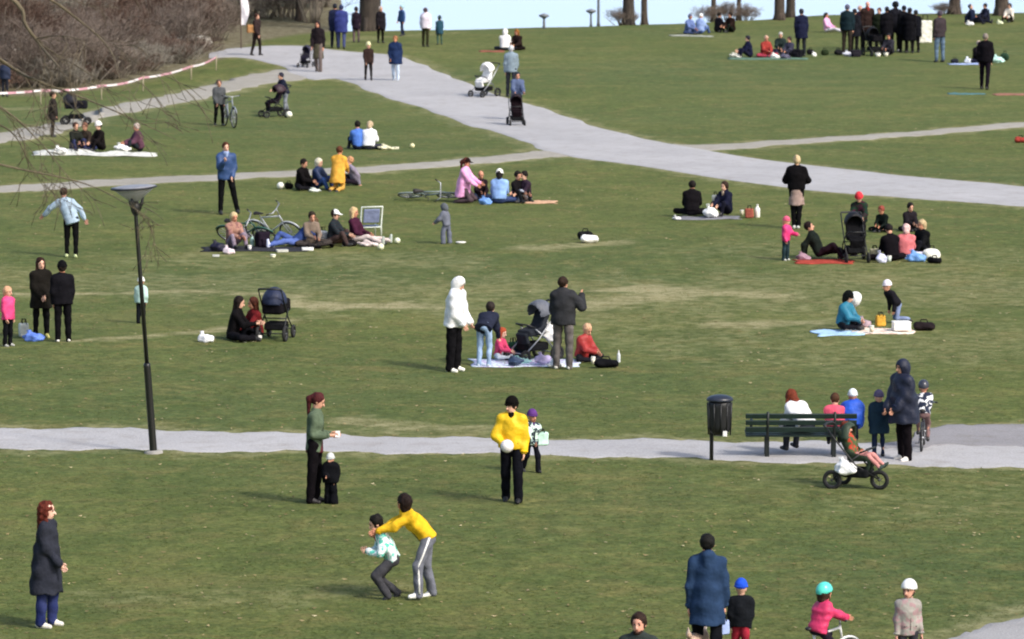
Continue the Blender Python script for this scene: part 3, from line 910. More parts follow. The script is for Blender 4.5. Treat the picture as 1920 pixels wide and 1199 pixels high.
# each limb: (upper pitch, yaw, abduct), (lower pitch, yaw, abduct); pitch 0 = down, 90 = forward
POSES = {
 'stand':   dict(lean=2, tL=(2, 5, .05), sL=(-3, 5, .02), tR=(-2, 5, .05), sR=(-4, 5, .02), uL=(-4, 0, .16), fL=(14, -10, .04), uR=(0, 0, .15), fR=(18, -10, .02)),
 'legs_apart': dict(lean=2, tL=(2, 5, .16), sL=(-2, 5, .14), tR=(0, 5, .12), sR=(-3, 5, .10), uL=(-2, 0, .2), fL=(40, -30, .0), uR=(0, 0, .2), fR=(105, -50, .0)),
 'stride':  dict(lean=4, tL=(20, 3, .04), sL=(2, 3, .02), tR=(-12, 3, .05), sR=(-28, 3, .02), uL=(-18, 0, .14), fL=(10, -10, .03), uR=(20, 0, .14), fR=(48, -20, 0)),
 'walk':    dict(lean=3, tL=(12, 3, .04), sL=(0, 3, .02), tR=(-8, 3, .05), sR=(-16, 3, .02), uL=(-10, 0, .14), fL=(8, -10, .03), uR=(10, 0, .14), fR=(26, -20, 0)),
 'push':    dict(lean=7, tL=(12, 3, .04), sL=(0, 3, .02), tR=(-8, 3, .05), sR=(-16, 3, .02), uL=(30, 0, .1), fL=(70, -6, 0), uR=(30, 0, .1), fR=(70, -6, 0)),
 'phone':   dict(lean=4, tL=(3, 3, .03), sL=(-3, 3, .01), tR=(-2, 3, .03), sR=(-4, 3, .01), uL=(18, 0, .1), fL=(88, -14, 0), uR=(18, 0, .1), fR=(92, -14, 0), nod=28),
 'drink':   dict(lean=2, tL=(4, 5, .06), sL=(-2, 5, .04), tR=(-2, 5, .06), sR=(-5, 5, .04), uL=(10, 0, .12), fL=(60, -20, 0), uR=(25, 60, .5), fR=(130, -30, .2)),
 'bend':    dict(lean=78, tL=(4, 3, .05), sL=(-8, 3, .03), tR=(-4, 3, .05), sR=(-10, 3, .03), uL=(25, 0, .05), fL=(40, 0, 0), uR=(15, 0, .05), fR=(35, 0, 0), nod=-10),
 'bend_grab': dict(lean=48, tL=(18, 3, .07), sL=(-6, 3, .05), tR=(-14, 3, .07), sR=(-22, 3, .05), uL=(62, -5, .05), fL=(74, -14, .0), uR=(58, -8, .05), fR=(70, -18, 0), nod=-18),
 'crouch_run': dict(lean=34, tL=(52, 4, .06), sL=(-34, 4, .02), tR=(36, 4, .06), sR=(-52, 4, .02), uL=(30, 0, .15), fL=(96, -30, 0), uR=(25, 0, .15), fR=(90, -30, 0), nod=16),
 'throw':   dict(lean=14, side=-8, tL=(6, 3, .05), sL=(-4, 3, .02), tR=(-4, 3, .05), sR=(-8, 3, .02), uL=(30, 80, .9), fL=(35, 50, .35), uR=(20, 80, .75), fR=(10, 40, .3), nod=12),
 'sit':     dict(lean=10, tL=(122, 12, 0), sL=(14, 5, 0), tR=(118, 14, 0), sR=(20, 5, 0), uL=(38, 0, .08), fL=(75, -18, 0), uR=(40, 0, .08), fR=(80, -18, 0), nod=8, sit=1),
 'sit_out': dict(lean=-6, tL=(92, 8, 0), sL=(86, 6, 0), tR=(100, 8, 0), sR=(76, 8, 0), uL=(30, 0, .08), fL=(75, -20, 0), uR=(26, 0, .1), fR=(70, -22, 0), nod=8, sit=1),
 'cross':   dict(lean=14, tL=(88, 52, 0), sL=(84, -68, 0), tR=(88, 52, 0), sR=(82, -60, 0), uL=(28, 0, .1), fL=(72, -22, 0), uR=(34, 0, .1), fR=(80, -25, 0), nod=12, sit=1),
 'lean_back': dict(lean=-32, tL=(96, 8, 0), sL=(80, 6, 0), tR=(118, 8, 0), sR=(30, 8, 0), uL=(-42, 10, .15), fL=(-8, 0, .05), uR=(-40, 10, .15), fR=(-6, 0, .05), nod=-12, sit=1),
 'kneel':   dict(lean=16, tL=(18, 8, .05), sL=(-84, 2, 0), tR=(12, 8, .05), sR=(-84, 2, 0), uL=(34, 0, .1), fL=(66, -14, 0), uR=(30, 0, .1), fR=(60, -14, 0), nod=14, sit=2),
 'kneel_lean': dict(lean=52, tL=(10, 8, .05), sL=(-84, 2, 0), tR=(2, 8, .05), sR=(-84, 2, 0), uL=(12, 0, .1), fL=(30, -14, 0), uR=(8, 0, .1), fR=(26, -14, 0), nod=-6, sit=2),
 'bench':   dict(lean=12, tL=(86, 6, 0), sL=(4, 4, 0), tR=(88, 6, 0), sR=(10, 4, 0), uL=(20, 0, .1), fL=(74, -20, 0), uR=(22, 0, .1), fR=(70, -20, 0), nod=10, sit=3),
 'ride':    dict(lean=24, tL=(72, 4, .04), sL=(-4, 4, .02), tR=(48, 4, .04), sR=(-18, 4, .02), uL=(58, 0, .08), fL=(74, -4, 0), uR=(58, 0, .08), fR=(74, -4, 0), nod=-8, sit=3),
 'stroller': dict(lean=-28, tL=(84, 8, 0), sL=(50, 4, 0), tR=(84, 8, 0), sR=(46, 4, 0), uL=(24, 0, .1), fL=(74, -24, 0), uR=(20, 0, .1), fR=(70, -24, 0), nod=14, sit=3),
}
SKINS = ['#d8a88e', '#cf9b80', '#e0b49b', '#c98f72']
_pc = [0]
def person(label, at, top=None, h=None, rz=0, pose='stand', coat='#333333', cs='plain', c2=None, hem='hip', bulk=0.0, legs='#222226', ls='plain',
           wide=0.0, shoes='#2a2a2a', hair='short', hc='#3a2a20', hat=None, hatc='#222222', yaw=0, nod=None, skin=None, group=None, seat=None,
           scarf=None, skirt=None, mods=None, loc=None, hood=False, stripe=None, beard=False, back=0.0, ridge=0.0, shin_skin=False):
    _pc[0] += 1; idx = _pc[0]
    P = dict(POSES[pose]); P.update(mods or {})
    base = Vector(loc) if loc is not None else G(*at)
    pm = ppm(base)
    if h is None: h = (at[1] - top) / pm / math.cos(PITCH)
    res = min(.030, max(.0145, .85 / (pm * 1024 / 1920)))
    hs = (h / 1.75) * (1 + .85 * (1 - h / 1.75)) if h < 1.75 else 1.0 + .5 * (h / 1.75 - 1)
    s = (h - .263 * hs) / 1.487
    lean = P['lean'] * D2R; side = P.get('side', 0) * D2R
    u = nrm([math.sin(side), -math.sin(lean), math.cos(lean)])
    fwd_t = nrm([0, -math.cos(lean), -math.sin(lean)])
    xr = V3(1, 0, 0)
    J = {}
    J['pel'] = V3(0, 0, 0)
    legs_j = {}
    for nm, sg in (('L', 1), ('R', -1)):
        hip = J['pel'] + xr * sg * .092 * s - V3(0, 0, .02) * s
        th = dv(*P['t' + nm][:2], sg, P['t' + nm][2]); sh = dv(*P['s' + nm][:2], sg, P['s' + nm][2])
        knee = hip + th * .44 * s; ank = knee + sh * .43 * s
        f = V3(0, -1, 0); f = f - sh * (f @ sh)
        if np.linalg.norm(f) < .35:
            f = V3(0, 0, 1) if sh[1] < 0 else V3(0, 1, -.15)
        if P.get('sit') == 2: f = V3(0, .97, -.25)
        legs_j[nm] = (hip, knee, ank, nrm(f), sh)
    low = min(min(l[2][2] for l in legs_j.values()) - .075 * s, 1e9)
    st = P.get('sit', 0)
    if st == 1: low = -.135 * s
    elif st == 2: low = min(min(l[1][2] for l in legs_j.values()) - .06 * s, min(l[2][2] for l in legs_j.values()) - .05 * s)
    elif st == 3: low = -.13 * s - (seat or 0)
    off = V3(0, 0, -low)
    # centre standing bodies above their feet
    if st == 0:
        fx = sum((l[2] + .04 * s * l[3]) for l in legs_j.values()) / 2
        off[0] -= fx[0]; off[1] -= fx[1]
    J['pel'] = J['pel'] + off
    legs_j = {k: tuple(v + off for v in l[:3]) + l[3:] for k, l in legs_j.items()}
    p0 = J['pel']
    if st == 1:      # keep seated feet on the ground
        for k, l in list(legs_j.items()):
            a = l[2].copy()
            if a[2] < .06 * s: a[2] = .06 * s
            legs_j[k] = (l[0], l[1], a) + l[3:]
    chest = p0 + u * .34 * s; neck = p0 + u * .52 * s
    arms = {}
    for nm, sg in (('L', 1), ('R', -1)):
        shd = p0 + u * .430 * s + xr * sg * .152 * s
        ua = dv(*P['u' + nm][:2], sg, P['u' + nm][2]); fa = dv(*P['f' + nm][:2], sg, P['f' + nm][2])
        el = shd + ua * .285 * s; wr = el + fa * .25 * s
        if wr[2] < .05 * s: wr[2] = .05 * s
        arms[nm] = (shd, el, wr, nrm(wr - el), sg)
    nd_ = (P.get('nod', 4) if nod is None else nod) * D2R
    ha = lean * .45 + nd_ * .5
    hu = nrm([math.sin(side) * .5, -math.sin(ha), math.cos(ha)])
    hc_ = neck + hu * .145 * hs
    yw = yaw * D2R; pt = lean * .25 + nd_
    hf = V3(math.sin(yw) * math.cos(pt), -math.cos(yw) * math.cos(pt), -math.sin(pt))
    hr = nrm(np.cross(hf, V3(0, 0, 1))) * -1
    hup = nrm(np.cross(hf, hr)) ; hup = hup if hup[2] > 0 else -hup
    HR = np.stack([hr, -hf, hup], 1)        # columns: right, back, up
    Hp = lambda x, f, z: hc_ + hr * x * hs + hf * f * hs + hup * z * hs
    sk = skin or SKINS[idx % 4]
    root = empty('person', base, rz, label, 'person', group)
    # ---- body: one continuous skin surface
    B = SDF()
    B.rc(p0, chest, .115 * s, .125 * s, depth=.7, axis=fwd_t).rc(chest, neck - u * .04 * s, .12 * s, .07 * s, depth=.75, axis=fwd_t)
    B.rc(neck - u * .03 * s, Hp(0, -.01, -.06), .054 * s, .05 * hs, k=.02)
    B.el(Hp(0, -.012, .02), (.077 * hs, .097 * hs, .100 * hs), HR, k=.01)
    B.el(Hp(0, .022, -.055), (.058 * hs, .066 * hs, .068 * hs), HR, k=.025 * hs)
    B.rc(Hp(0, .088, .0), Hp(0, .108, -.032), .012 * hs, .017 * hs, k=.012)
    for sx in (-1, 1): B.el(Hp(sx * .079, -.01, -.012), (.012 * hs, .022 * hs, .034 * hs), HR, k=.008)
    for sx in (-1, 1): B.cut_el(Hp(sx * .031, .094, .012), (.018 * hs, .016 * hs, .012 * hs), HR)
    hand_r = .030 * (s * .5 + .5 * hs) if h < 1.4 else .031 * s
    for nm in 'LR':
        sh_, el, wr, fd, sg = arms[nm]
        B.rc(sh_, el, .05 * s, .040 * s).rc(el, wr, .040 * s, .027 * s, k=.015)
        B.rc(wr, wr + fd * .075 * s, .028 * s, hand_r, k=.012, depth=.62, axis=nrm(np.cross(fd, V3(0, 0, 1)) if abs(fd[2]) < .9 else V3(1, 0, 0)))
        hip, kn, an, ff, shn = legs_j[nm]
        B.rc(hip, kn, .078 * s, .052 * s).rc(kn, an, .052 * s, .036 * s, k=.02).rc(an, an + ff * .05 * s - V3(0, 0, .03 * s), .030 * s, .020 * s, k=.015)
    V, Q = B.mesh(res)
    vs = V.tolist(); fs = Q.tolist(); mi = [0] * len(fs)
    xb = MB()
    for nm in 'LR':        # five fingers, curled
        sh_, el, wr, fd, sg = arms[nm]
        n_ = nrm(np.cross(fd, V3(0, 0, 1))) if abs(fd[2]) < .95 else V3(1, 0, 0)
        side_ = nrm(np.cross(n_, fd)); pal = n_ * -sg
        k0 = wr + fd * .088 * s
        q = s * (1.0 if h > 1.4 else 1.1)
        for j, L in enumerate((.068, .078, .072, .056)):
            o_ = side_ * (.030 - .020 * j) * q
            a = k0 + o_; b = a + fd * L * .5 * q + pal * .010 * q; c = b + nrm(fd * .6 + pal * .8) * L * .5 * q
            xb.tube([a - fd * .02 * q, a, b, c], [.0105 * q, .0105 * q, .0095 * q, .007 * q], 5)
        a = wr + fd * .03 * q + side_ * .026 * q
        b = a + nrm(fd * .7 + side_ * .7) * .042 * q; c = b + nrm(fd + pal * .5) * .032 * q
        xb.tube([a, b, c], [.013 * q, .011 * q, .008 * q], 5)
    b0 = len(vs); vs += xb.v; fs += [[b0 + i for i in f] for f in xb.f]; mi += [0] * len(xb.f)
    fb = MB()
    for sx in (-1, 1): fb.ball(Hp(sx * .031, .083, .012), (.015 * hs, .010 * hs, .009 * hs), 8, Matrix(HR.tolist()))
    b0 = len(vs); vs += fb.v; fs += [[b0 + i for i in f] for f in fb.f]; mi += [1] * len(fb.f)
    fb = MB(); fb.ball(Hp(0, .086, -.062), (.024 * hs, .008 * hs, .007 * hs), 8, Matrix(HR.tolist()))
    for sx in (-1, 1): fb.ball(Hp(sx * .032, .087, .034), (.020 * hs, .008 * hs, .005 * hs), 6, Matrix(HR.tolist()))
    b0 = len(vs); vs += fb.v; fs += [[b0 + i for i in f] for f in fb.f]; mi += [2] * len(fb.f)
    mesh_obj('body', vs, fs, [skin_mat(sk), paint('#1b1512', .3), paint('#7a4038', .6)], root, True, mi)
    # ---- trousers
    T = SDF()
    T.rc(p0 + xr * .055 * s, p0 - xr * .055 * s, .118 * s, .118 * s, depth=.92, axis=V3(0, 1, 0))
    for nm in 'LR':
        hip, kn, an, ff, shn = legs_j[nm]
        T.rc(hip, kn, .099 * s + wide * .3, .071 * s + wide * .6, k=.025).rc(kn, an + shn * .015 * s, .070 * s + wide * .6, .054 * s + wide, k=.02)
    T.rc(p0, p0 + u * .1 * s, .14 * s, .135 * s, k=.03, depth=.72, axis=fwd_t)
    sdf_obj('trousers', T, res, cloth(legs, ls), root, fold=.008, fs=19, seed=idx)
    # ---- shoes
    for nm in 'LR':
        hip, kn, an, ff, shn = legs_j[nm]
        S_ = SDF()
        dn = V3(0, 0, -1) if abs(ff[2]) < .6 else nrm(shn)
        S_.rc(an - ff * .03 * s + dn * .035 * s, an + ff * .135 * s + dn * .042 * s, .042 * s, .036 * s)
        S_.rc(an + dn * -.01 * s, an + ff * .05 * s + dn * .02 * s, .045 * s, .04 * s)
        sdf_obj('shoe', S_, min(res, .02), paint(shoes, .6), root)
    # ---- jacket / top
    Jk = SDF()
    w = bulk * 1.1 + .016 * s
    off_ = dict(waist=.03, hip=.12, thigh=.30, knee=.48, calf=.66)[hem]
    if st in (1, 3): off_ = min(off_, .06)
    if st == 2: off_ = min(off_, p0[2] / s - .10)
    cut = p0 - u * off_ * s
    if off_ <= .12:
        Jk.rc(cut - u * .1 * s, chest, (.168 + .0) * s + w, .165 * s + w, depth=.70, axis=fwd_t)
    else:
        Jk.rc(p0 + u * .1 * s, chest, .146 * s + w, .150 * s + w, depth=.74, axis=fwd_t)
        Jk.rc(p0 + u * .1 * s, cut - V3(0, 0, .1 * s), .168 * s + w, (.165 + .14 * off_) * s + w, depth=.92, axis=V3(0, 1, 0), k=.05)
    Jk.rc(chest, p0 + u * .46 * s, .160 * s + w, .105 * s + w * .5, depth=.72, axis=fwd_t, k=.05)
    if off_ <= .12: Jk.cut_pl(cut, -u)
    else: Jk.cut_pl(cut, V3(0, 0, -1))
    a_, b_ = arms['L'][0], arms['R'][0]
    Jk.rc(a_, b_, .062 * s + w * .4, .062 * s + w * .4, k=.06)
    for q_ in (a_, b_): Jk.rc(neck - u * .035 * s, q_, .056 * s, .056 * s + w * .4, k=.05)
    Jk.rc(neck - u * .06 * s, neck + u * .012 * s, .085 * s + w * .3, .062 * s, k=.03)
    for nm in 'LR':
        sh_, el, wr, fd, sg = arms[nm]
        Jk.rc(sh_, el, .068 * s + w * .6, .056 * s + w * .6, k=.035).rc(el, wr - fd * .005 * s, .055 * s + w * .6, .040 * s + w * .5, k=.02)
    if hood:      # hood lying on the back
        Jk.rc(neck - fwd_t * .07 * s, neck - fwd_t * .09 * s - u * .09 * s, .075 * s, .05 * s, k=.04)
    sdf_obj('jacket', Jk, res, cloth(coat, cs, c2), root, fold=.013 if pm > 96 else .009, fs=16, seed=idx * 1.7, ridge=ridge)
    if pm > 96 and cs != 'knit':        # collar, zip, cuffs, pockets on the people near enough to show them
        Z = MB(); Z.ring(neck + u * .006 * s, .066 * s, .015 * s, 16, 6, Matrix((tuple(xr), tuple(fwd_t), tuple(u))).transposed() @ Matrix.Diagonal((1.05, 1.0, 1.3)))
        Z.build('collar', cloth(coat, 'plain'), root)
        for nm in 'LR':
            sh_, el, wr, fd, sg = arms[nm]
            Z = MB(); Z.tube([wr - fd * .028 * s, wr + fd * .004 * s], .044 * s + w * .5, 10); Z.build('cuff', cloth(coat, 'plain'), root)
        dep = (.165 * s + w) * .70
        dk = '#%02x%02x%02x' % tuple(int(int(coat[k:k + 2], 16) * .6) for k in (1, 3, 5))
        Z = MB(); Z.tube([p0 + u * (.46 - .001 * t) * s + fwd_t * (dep * (.62 if t == 0 else 1.0 if t < 3 else 1.02)) for t in (0,)] + [p0 + u * z_ * s + fwd_t * dep * 1.005 for z_ in (.36, .25, .12, .0)], .008, 5)
        Z.build('zip', cloth(dk), root)
        for sg in (1, -1):
            Z = MB(); Z.box(p0 + u * .06 * s + xr * sg * .085 * s + fwd_t * dep * .93, (.085 * s, .012, .020 * s), None, .004); Z.build('pocket_flap', cloth(dk), root)
    if skirt:
        K = SDF(); q = p0 - V3(0, 0, skirt[1] * s)
        K.rc(p0 + u * .06 * s, q - V3(0, 0, .1 * s), .150 * s, (.150 + .12 * skirt[1]) * s, depth=.82, axis=V3(0, 1, 0)); K.cut_pl(q, V3(0, 0, -1))
        sdf_obj('skirt', K, res, cloth(skirt[0]), root, fold=.008, fs=20, seed=idx)
    if stripe:
        for nm, sg in (('L', 1), ('R', -1)):
            hip, kn, an, ff, shn = legs_j[nm]
            m_ = MB(); o1 = xr * sg * (.086 * s + wide * .3); o2 = xr * sg * (.063 * s + wide * .6); o3 = xr * sg * (.052 * s + wide)
            o0 = V3(0, 0, .03)
            m_.tube([hip + o1 + o0, hip * .5 + kn * .5 + (o1 + o2) * .5, kn + o2, kn * .5 + an * .5 + (o2 + o3) * .5, an + o3], .017, 6)
            m_.build('trouser_stripe', cloth(stripe), root)
    if scarf:
        K = SDF(); K.rc(neck - u * .01 * s + fwd_t * .02 * s, neck + u * .02 * s - fwd_t * .02 * s, .082 * s, .078 * s).rc(neck + fwd_t * .08 * s, neck + fwd_t * .10 * s - u * .16 * s, .04 * s, .035 * s)
        sdf_obj('scarf', K, min(res, .022), cloth(scarf), root, fold=.005, fs=25, seed=idx)
    # ---- hair and headwear
    big = 1.0
    face_cut = (Hp(0, .088, -.022), (.070 * hs, .074 * hs, .094 * hs))
    if hat == 'hood':
        K = SDF(); K.el(Hp(0, -.02, .022), (.110 * hs, .125 * hs, .128 * hs), HR).rc(Hp(0, -.05, -.04), neck - fwd_t * .03 * s, .10 * hs, .095 * s, k=.05)
        K.cut_el(Hp(0, .11, -.03), (.066 * hs, .085 * hs, .088 * hs), HR)
        sdf_obj('hood', K, min(res, .02), cloth(hatc, cs if cs in ('shell', 'plain') else 'plain'), root, fold=.003, seed=idx)
    elif hair and hair != 'none':
        K = SDF()
        K.el(Hp(0, -.026, .030), (.095 * hs, .107 * hs, .110 * hs), HR)
        if hair in ('long', 'curly'):
            sp = 1.25 if hair == 'curly' else 1.0
            K.rc(Hp(0, -.06, .0), neck - fwd_t * .06 * s - u * (.10 if hair == 'long' else .16) * s, .085 * hs * sp, .075 * s * sp, k=.03, depth=.8, axis=hf)
            for sx in (-1, 1): K.rc(Hp(sx * .07, -.01, .0), Hp(sx * .085, .0, -.15), .035 * hs * sp, .03 * hs * sp)
        elif hair == 'bob':
            K.rc(Hp(0, -.05, .0), Hp(0, -.055, -.085), .09 * hs, .075 * hs)
        elif hair == 'ponytail':
            K.rc(Hp(0, -.12, .03), Hp(0, -.15, -.03), .034 * hs, .045 * hs).rc(Hp(0, -.15, -.03), neck - fwd_t * .12 * s - u * .10 * s, .045 * hs, .022 * hs)
        elif hair == 'bun':
            K.el(Hp(0, -.10, .10), (.045 * hs,) * 3)
        elif hair == 'afro':
            K.el(Hp(0, -.03, .05), (.13 * hs, .13 * hs, .13 * hs), HR)
        K.cut_el(*face_cut, HR)
        if hair in ('short', 'ponytail', 'bun'): K.cut_el(Hp(0, .03, -.13), (.12 * hs, .09 * hs, .085 * hs), HR)
        sdf_obj('hair', K, min(res, .02), hair_mat(hc), root, fold=.010 if hair in ('curly', 'afro') else .005, fs=48 if hair in ('curly', 'afro') else 42, seed=idx)
    if beard:
        K = SDF(); K.el(Hp(0, .035, -.085), (.062 * hs, .064 * hs, .055 * hs), HR); K.cut_el(Hp(0, .095, -.035), (.045 * hs, .05 * hs, .045 * hs), HR)
        sdf_obj('beard', K, min(res, .016), hair_mat(hc), root)
    if hat in ('beanie', 'helmet', 'cap', 'sunhat'):
        K = SDF()
        q = dict(beanie=(.103, .120, .136), helmet=(.112, .135, .135), cap=(.094, .110, .108), sunhat=(.096, .11, .11))[hat]
        K.el(Hp(0, -.014, .032), tuple(x * hs for x in q), HR)
        K.cut_pl(Hp(0, 0, .028 if hat != 'helmet' else .018), -(hup - .22 * hf))
        if hat == 'cap': K.el(Hp(0, .125, .045), (.07 * hs, .075 * hs, .012 * hs), HR)
        if hat == 'sunhat': K.el(Hp(0, .0, .04), (.19 * hs, .20 * hs, .014 * hs), HR)
        o = sdf_obj('helmet' if hat == 'helmet' else 'hat', K, min(res, .018), paint(hatc, .25) if hat == 'helmet' else cloth(hatc), root)
        if hat == 'beanie' and o:
            R_ = MB(); R_.ring(Hp(0, -.012, .034), .101 * hs, .014 * hs, 18, 6, Matrix(HR.tolist()) @ Matrix.Diagonal((.97, 1.12, 1.0)))
            R_.build('hat_cuff', cloth(hatc), o)
        if hat == 'helmet' and o:
            R_ = MB()
            for sx in (-1, 1): R_.tube([Hp(sx * .09, -.01, .02), Hp(sx * .078, .01, -.05), Hp(sx * .02, .06, -.115)], .008 * hs, 5)
            R_.build('chin_strap', cloth('#1c1c1e'), o)
    root['_p'] = 0; del root['_p']
    info = dict(root=root, base=base, arms=arms, head=hc_, hf=hf, s=s, legs=legs_j, pel=p0, rz=rz)
    M = Matrix.Rotation(rz * D2R, 4, 'Z')
    info['W'] = lambda v: base + M @ Vector(v)
    return info

# ================================================================== THINGS
M_BLACK = paint('#1a1b1d', .5); M_RUB = paint('#1d1d1e', .85); M_ALU = paint('#9a9da2', .35, .7); M_DGREY = paint('#3c3e42', .5)
def wheel(root, c, R, axis_M, rim_mat, tyre=.022, spokes=8, n=22, name='wheel', hubr=.02):
    w = MB(); w.ring((0, 0, 0), R - tyre * 1.3, tyre * .45, n, 5)
    for k in range(spokes):
        a = 2 * math.pi * k / spokes
        w.tube([(0, 0, .012 * (-1) ** k), ((R - tyre) * math.cos(a), (R - tyre) * math.sin(a), 0)], max(.004, R * .016), 4)
    w.tube([(0, 0, -.04), (0, 0, .04)], hubr, 8)
    o = w.build(name, rim_mat, root); o.location = c; o.rotation_euler = axis_M.to_euler()
    t = MB(); t.ring((0, 0, 0), R - tyre * .6, tyre, n, 8); t.build('tyre', M_RUB, o)
    return o
AXX = Matrix.Rotation(math.pi / 2, 3, 'Y')       # wheel axle along local X
def stroller(label, at, rz, hoodc='#3a3d45', seatc='#2c2e33', frame=None, style='seat', group='prams and strollers', s=1.0, wr=.14, basket='#222326', loc=None, hood_open=1.0, three=False, handle_h=1.02):
    p = Vector(loc) if loc is not None else G(*at)
    root = empty('stroller', p, rz, label, 'stroller', group); root.scale = (s, s, s)
    fm = frame or M_ALU
    F = MB()
    for sx in (-1, 1):
        x = .24 * sx
        F.tube([(x, .34, wr), (x * .98, .12, .42), (x * .92, -.12, .60)], .014, 7)
        F.tube([(x if not three else .03 * sx, -.38, wr + .02), (x * .98, -.05, .42), (x * .98, .30, .82), (x * .98, .46, handle_h)], .014, 7)
    F.tube([(-.24, .34, wr), (.24, .34, wr)], .012, 6)
    F.tube([(-.23, .10, .43), (.23, .10, .43)], .012, 6)
    if not three: F.tube([(-.24, -.38, wr + .02), (.24, -.38, wr + .02)], .012, 6)
    F.build('frame', fm, root)
    H = MB(); H.tube([(-.235, .46, handle_h), (-.22, .51, handle_h + .035), (0, .525, handle_h + .045), (.22, .51, handle_h + .035), (.235, .46, handle_h)], .02, 8); H.build('handlebar', M_BLACK, root)
    for sx in (-1, 1): wheel(root, (.275 * sx, .34, wr), wr, AXX, M_DGREY, .034, 6, 20)
    if three: wheel(root, (0, -.40, wr), wr, AXX, M_DGREY, .034, 6, 20)
    else:
        for sx in (-1, 1): wheel(root, (.25 * sx, -.38, wr * .8), wr * .8, AXX, M_DGREY, .03, 6, 18)
    K = SDF(); K.bx((0, -.02, .27), (.17, .20, .045), .03); K.cut_el((0, -.02, .37), (.18, .21, .09)); sdf_obj('basket', K, .02, cloth(basket), root)
    if style == 'cot':
        K = SDF(); K.bx((0, -.02, .66), (.15, .31, .075), .06); K.cut_el((0, -.12, .80), (.15, .30, .10)); sdf_obj('carrycot', K, .02, cloth(seatc), root, fold=.003)
        K = SDF(); K.el((0, .12, .76), (.25, .31, .30)); K.cut_pl((0, .12, .72), (0, 0, -1)); K.cut_pl((0, -.06, .8), (0, -1, .15)); K.cut_el((0, .02, .78), (.21, .27, .25))
        sdf_obj('canopy', K, .018, cloth(hoodc, 'shell'), root, fold=.003)
    else:
        K = SDF()
        K.bx((0, -.06, .52), (.15, .15, .02), .03)
        R = np.array(Matrix.Rotation(-.42, 3, 'X')); K.bx((0, .16, .74), (.15, .02, .22), .03, R)
        K.rc((-.17, -.2, .54), (-.17, .12, .62), .025, .025).rc((.17, -.2, .54), (.17, .12, .62), .025, .025)
        K.bx((0, -.24, .40), (.13, .015, .10), .02, np.array(Matrix.Rotation(.35, 3, 'X')))
        sdf_obj('seat', K, .02, cloth(seatc), root, fold=.003)
        if hood_open:
          K = SDF(); K.el((0, .15, .86), (.215, .28 * hood_open, .25)); K.cut_pl((0, .2, .84), (0, .3, -1)); K.cut_el((0, .05, .82), (.185, .28, .22))
          sdf_obj('canopy', K, .018, cloth(hoodc, 'shell'), root, fold=.003)
        b = MB(); b.tube([(-.19, -.10, .62), (-.18, -.26, .68), (.18, -.26, .68), (.19, -.10, .62)], .016, 6); b.build('bumper_bar', M_BLACK, root)
    return root
